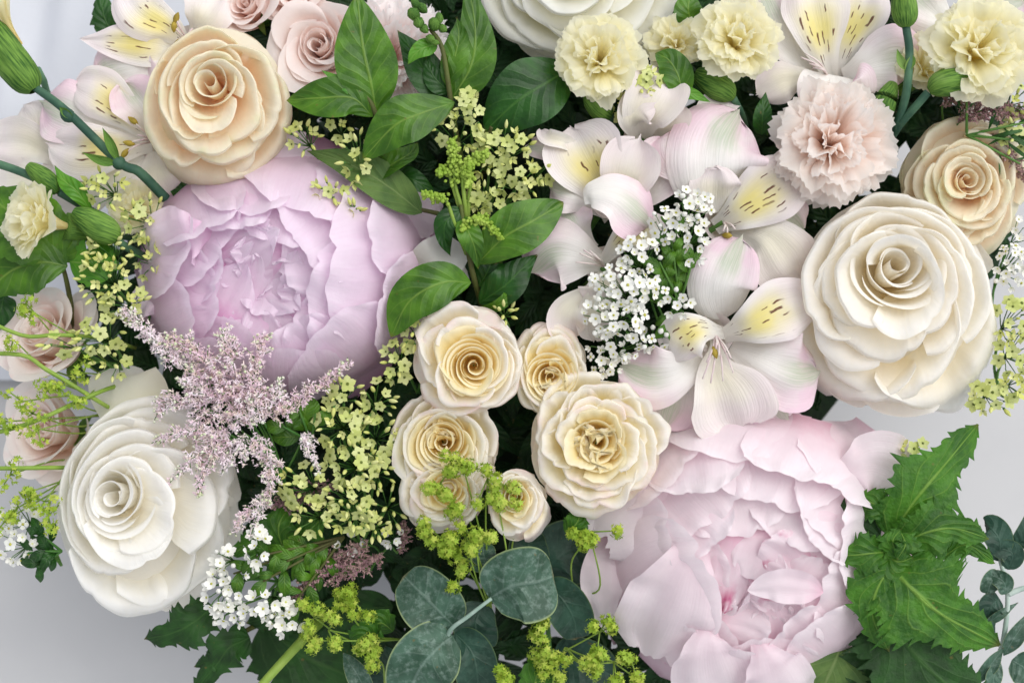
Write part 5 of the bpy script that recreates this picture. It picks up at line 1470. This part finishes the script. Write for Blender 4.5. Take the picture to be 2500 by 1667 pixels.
mantle('lady_mantle', 'yellow green froth at the bottom edge right of the large round eucalyptus leaves', (1290, 1760, -120), [(1325, 1545, 10, 30), (1360, 1590, 5, 30), (1330, 1640, 0, 30), (1235, 1650, 0, 28), (1350, 1625, -10, 20)], 7, GM, leaves=[(((1300, 1700, -60), (1310, 1650, -25), (1330, 1610, -40)), 80)])
mantle('lady_mantle', 'bright yellow green froth reaching under the pale peony at the bottom', (1380, 1580, -90), [(1465, 1545, 15, 30), (1450, 1610, 15, 28), (1500, 1620, 15, 36), (1540, 1610, 15, 26)], 8, GM)
mantle('lady_mantle', 'small olive froth between the two large eucalyptus leaves', (1160, 1640, -90), [(1120, 1400, 10, 24)], 9, GM)
mantle('lady_mantle', 'loose lime froth on thin stems before the pale blush roses at the left edge', (330, 960, -330), [(60, 740, 20, 22), (75, 760, 15, 18), (30, 830, 15, 14), (125, 930, 10, 22), (200, 910, 0, 24), (120, 960, 15, 18), (200, 980, 5, 20)], 10, GM, dens=0.7)
mantle('lady_mantle', 'airy lime froth trailing from the left edge over the lower blush rose', (330, 1010, -330), [(50, 980, 20, 24), (75, 1010, 20, 28), (40, 1040, 15, 20), (90, 1050, 15, 20), (0, 1030, 10, 22), (135, 945, 20, 16)], 11, GM, dens=0.7)
mantle('lady_mantle', 'lime froth over the white spirea at the left edge', (260, 1130, -330), [(20, 1160, 0, 26), (60, 1205, 0, 24), (105, 1225, -5, 22), (10, 1270, 0, 26), (115, 1260, -10, 16), (40, 1240, -10, 20)], 12, GM, dens=1.0)
t = thing('lady_mantle', 'bare lime green stems crossing the pale blush roses at the left edge', 'lady mantle', W(250, 985, -40))
for pts, r in [([(-30, 785, 10), (60, 820, 5), (130, 818, 0), (200, 820, -20), (270, 830, -120), (330, 850, -240)], 5), ([(-30, 862, 0), (60, 868, 5), (110, 900, 5), (170, 935, -5), (250, 985, -60), (310, 1020, -220)], 5.5), ([(-30, 1062, 0), (80, 1030, 10), (180, 985, -10), (260, 950, -60), (330, 930, -220)], 5.5), ([(-30, 1143, 0), (60, 1142, 5), (140, 1141, -40), (210, 1142, -180)], 5.5)]:
    mb = MB()
    mb.tube(PX(*pts), r, r, n=18)
    part(t, 'stem', mb, M['limestem'])

# astilbe
AS = ('astil', 'astil2', 'astil3')
plume('astilbe', 'fluffy pale pink astilbe plume lying over the foot of the mauve pink peony', (700, 1190, -60), [
    ([(560, 960, 30), (480, 920, 45), (400, 850, 40), (345, 800, 25), (298, 755, 10)], 52, 22),
    ([(600, 1010, 35), (540, 930, 55), (480, 860, 50), (420, 830, 40)], 56, 34),
    ([(610, 1000, 40), (570, 900, 60), (560, 850, 60), (545, 815, 50)], 54, 26),
    ([(620, 1000, 40), (620, 920, 60), (635, 860, 60), (645, 825, 50)], 50, 20),
    ([(560, 1020, 30), (480, 990, 40), (420, 980, 30), (385, 1000, 10)], 56, 26),
    ([(560, 1060, 30), (480, 1050, 45), (420, 1060, 30), (380, 1075, 10)], 40, 14),
    ([(560, 1040, 30), (600, 1010, 50), (640, 990, 50), (690, 960, 40)], 56, 40),
    ([(560, 980, 40), (500, 960, 60), (450, 920, 55)], 50, 40),
    ([(640, 1020, 35), (720, 985, 45), (790, 930, 45), (855, 885, 40)], 42, 14)], AS, 1, 'pink astilbe plumes', L=12, dens=1.0)
plume('astilbe', 'hanging pale pink astilbe tips over the large white rose turned left', (700, 1150, -60), [
    ([(560, 1060, 30), (510, 1090, 40), (460, 1130, 35), (408, 1185, 20)], 48, 10),
    ([(560, 1070, 35), (520, 1110, 40), (495, 1160, 35), (485, 1210, 20)], 46, 10),
    ([(600, 1060, 35), (570, 1110, 40), (540, 1130, 35)], 52, 30),
    ([(620, 1060, 30), (655, 1120, 45), (660, 1180, 45), (650, 1230, 35)], 42, 20),
    ([(645, 1200, 30), (630, 1250, 35), (612, 1310, 30)], 28, 9),
    ([(620, 1240, 20), (590, 1270, 25), (572, 1300, 15)], 26, 10),
    ([(740, 1060, 30), (755, 1100, 40), (778, 1160, 30)], 32, 9)], AS, 2, 'pink astilbe plumes', L=12, dens=1.0)
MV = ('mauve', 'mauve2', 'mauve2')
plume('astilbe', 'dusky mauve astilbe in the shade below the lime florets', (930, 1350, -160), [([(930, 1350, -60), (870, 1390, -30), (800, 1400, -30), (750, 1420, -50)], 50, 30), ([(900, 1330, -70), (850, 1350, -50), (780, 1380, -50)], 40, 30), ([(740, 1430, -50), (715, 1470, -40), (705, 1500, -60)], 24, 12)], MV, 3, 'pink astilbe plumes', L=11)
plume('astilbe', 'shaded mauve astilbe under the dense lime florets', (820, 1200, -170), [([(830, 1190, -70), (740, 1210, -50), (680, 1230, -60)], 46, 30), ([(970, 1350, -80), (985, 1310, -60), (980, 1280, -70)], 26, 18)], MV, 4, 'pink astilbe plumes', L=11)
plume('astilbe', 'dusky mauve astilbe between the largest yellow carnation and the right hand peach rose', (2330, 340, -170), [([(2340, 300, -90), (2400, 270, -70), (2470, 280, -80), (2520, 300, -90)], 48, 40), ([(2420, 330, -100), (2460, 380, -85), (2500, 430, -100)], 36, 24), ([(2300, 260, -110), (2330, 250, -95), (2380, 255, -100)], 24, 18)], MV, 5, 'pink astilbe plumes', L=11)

# ------------------------------------------------------------------ white satin at the upper left
xs = np.linspace(-2300, 120, 190)
ys = np.linspace(1500, -120, 70)
X, Y = np.meshgrid(xs, ys)
px = X + 1250
Zc = -930 + 0 * X
for a, f, ph, sl in [(40, 0.012, 0.3, 0.25), (22, 0.027, 1.1, 0.4), (12, 0.05, 2.0, 0.15), (16, 0.018, 4.0, -0.5)]:
    Zc = Zc + a * np.sin((X + sl * Y) * f + ph) * sm(-150, -900, X)
cl = MB()
cl.grid(np.stack([X - 1080 + 0.30 * (Y - 700), Y, Zc - 25], -1)[::-1])
t = bpy.data.objects.new('satin_cloth', cl.mesh('satin_cloth', cloth_mat('white satin', '#d2d5dc', 40)))
COL.objects.link(t)
t['label'] = 'white satin cloth with soft folds in the upper left corner'
t['category'] = 'cloth'

# ------------------------------------------------------------------ dark foliage filling the gaps
def inside(x, y, poly):
    c = False
    n = len(poly)
    for i in range(n):
        x1, y1 = poly[i]
        x2, y2 = poly[(i + 1) % n]
        if (y1 > y) != (y2 > y) and x < (x2 - x1) * (y - y1) / (y2 - y1) + x1:
            c = not c
    return c
POLY = [(300, 560), (470, 330), (560, 10), (900, -60), (1400, -80), (2200, -60), (2480, 200), (2470, 560), (2380, 760), (2200, 850), (1900, 1000), (1830, 1300), (1700, 1500), (1560, 1720), (880, 1720), (720, 1400), (600, 1230), (330, 1000), (180, 800)]
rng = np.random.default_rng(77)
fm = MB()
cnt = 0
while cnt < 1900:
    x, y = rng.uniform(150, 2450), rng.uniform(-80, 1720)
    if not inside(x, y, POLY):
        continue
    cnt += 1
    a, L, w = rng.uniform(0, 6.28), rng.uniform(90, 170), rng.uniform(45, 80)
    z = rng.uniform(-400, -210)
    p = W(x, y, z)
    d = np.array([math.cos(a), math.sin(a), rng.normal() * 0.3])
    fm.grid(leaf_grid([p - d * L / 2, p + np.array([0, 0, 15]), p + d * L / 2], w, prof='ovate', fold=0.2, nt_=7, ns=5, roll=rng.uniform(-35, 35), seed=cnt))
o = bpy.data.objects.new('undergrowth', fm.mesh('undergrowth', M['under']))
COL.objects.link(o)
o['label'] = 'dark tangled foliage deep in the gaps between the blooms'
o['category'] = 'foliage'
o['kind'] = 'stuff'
# opaque dark core, added under the foliage to block light
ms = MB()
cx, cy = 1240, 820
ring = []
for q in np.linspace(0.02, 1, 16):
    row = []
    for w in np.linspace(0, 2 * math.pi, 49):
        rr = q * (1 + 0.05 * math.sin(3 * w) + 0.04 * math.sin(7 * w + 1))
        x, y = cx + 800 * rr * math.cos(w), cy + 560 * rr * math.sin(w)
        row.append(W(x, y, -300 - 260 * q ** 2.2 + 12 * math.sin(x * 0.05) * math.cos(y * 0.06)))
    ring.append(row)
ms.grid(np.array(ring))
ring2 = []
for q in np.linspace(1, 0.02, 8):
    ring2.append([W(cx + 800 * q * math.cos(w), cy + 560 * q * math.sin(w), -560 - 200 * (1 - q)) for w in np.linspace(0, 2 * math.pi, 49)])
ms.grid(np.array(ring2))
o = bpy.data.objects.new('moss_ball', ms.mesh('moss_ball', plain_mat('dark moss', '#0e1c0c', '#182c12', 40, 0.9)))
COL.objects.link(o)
o['label'] = 'added dark core blocking light under the foliage in the middle of the bouquet'
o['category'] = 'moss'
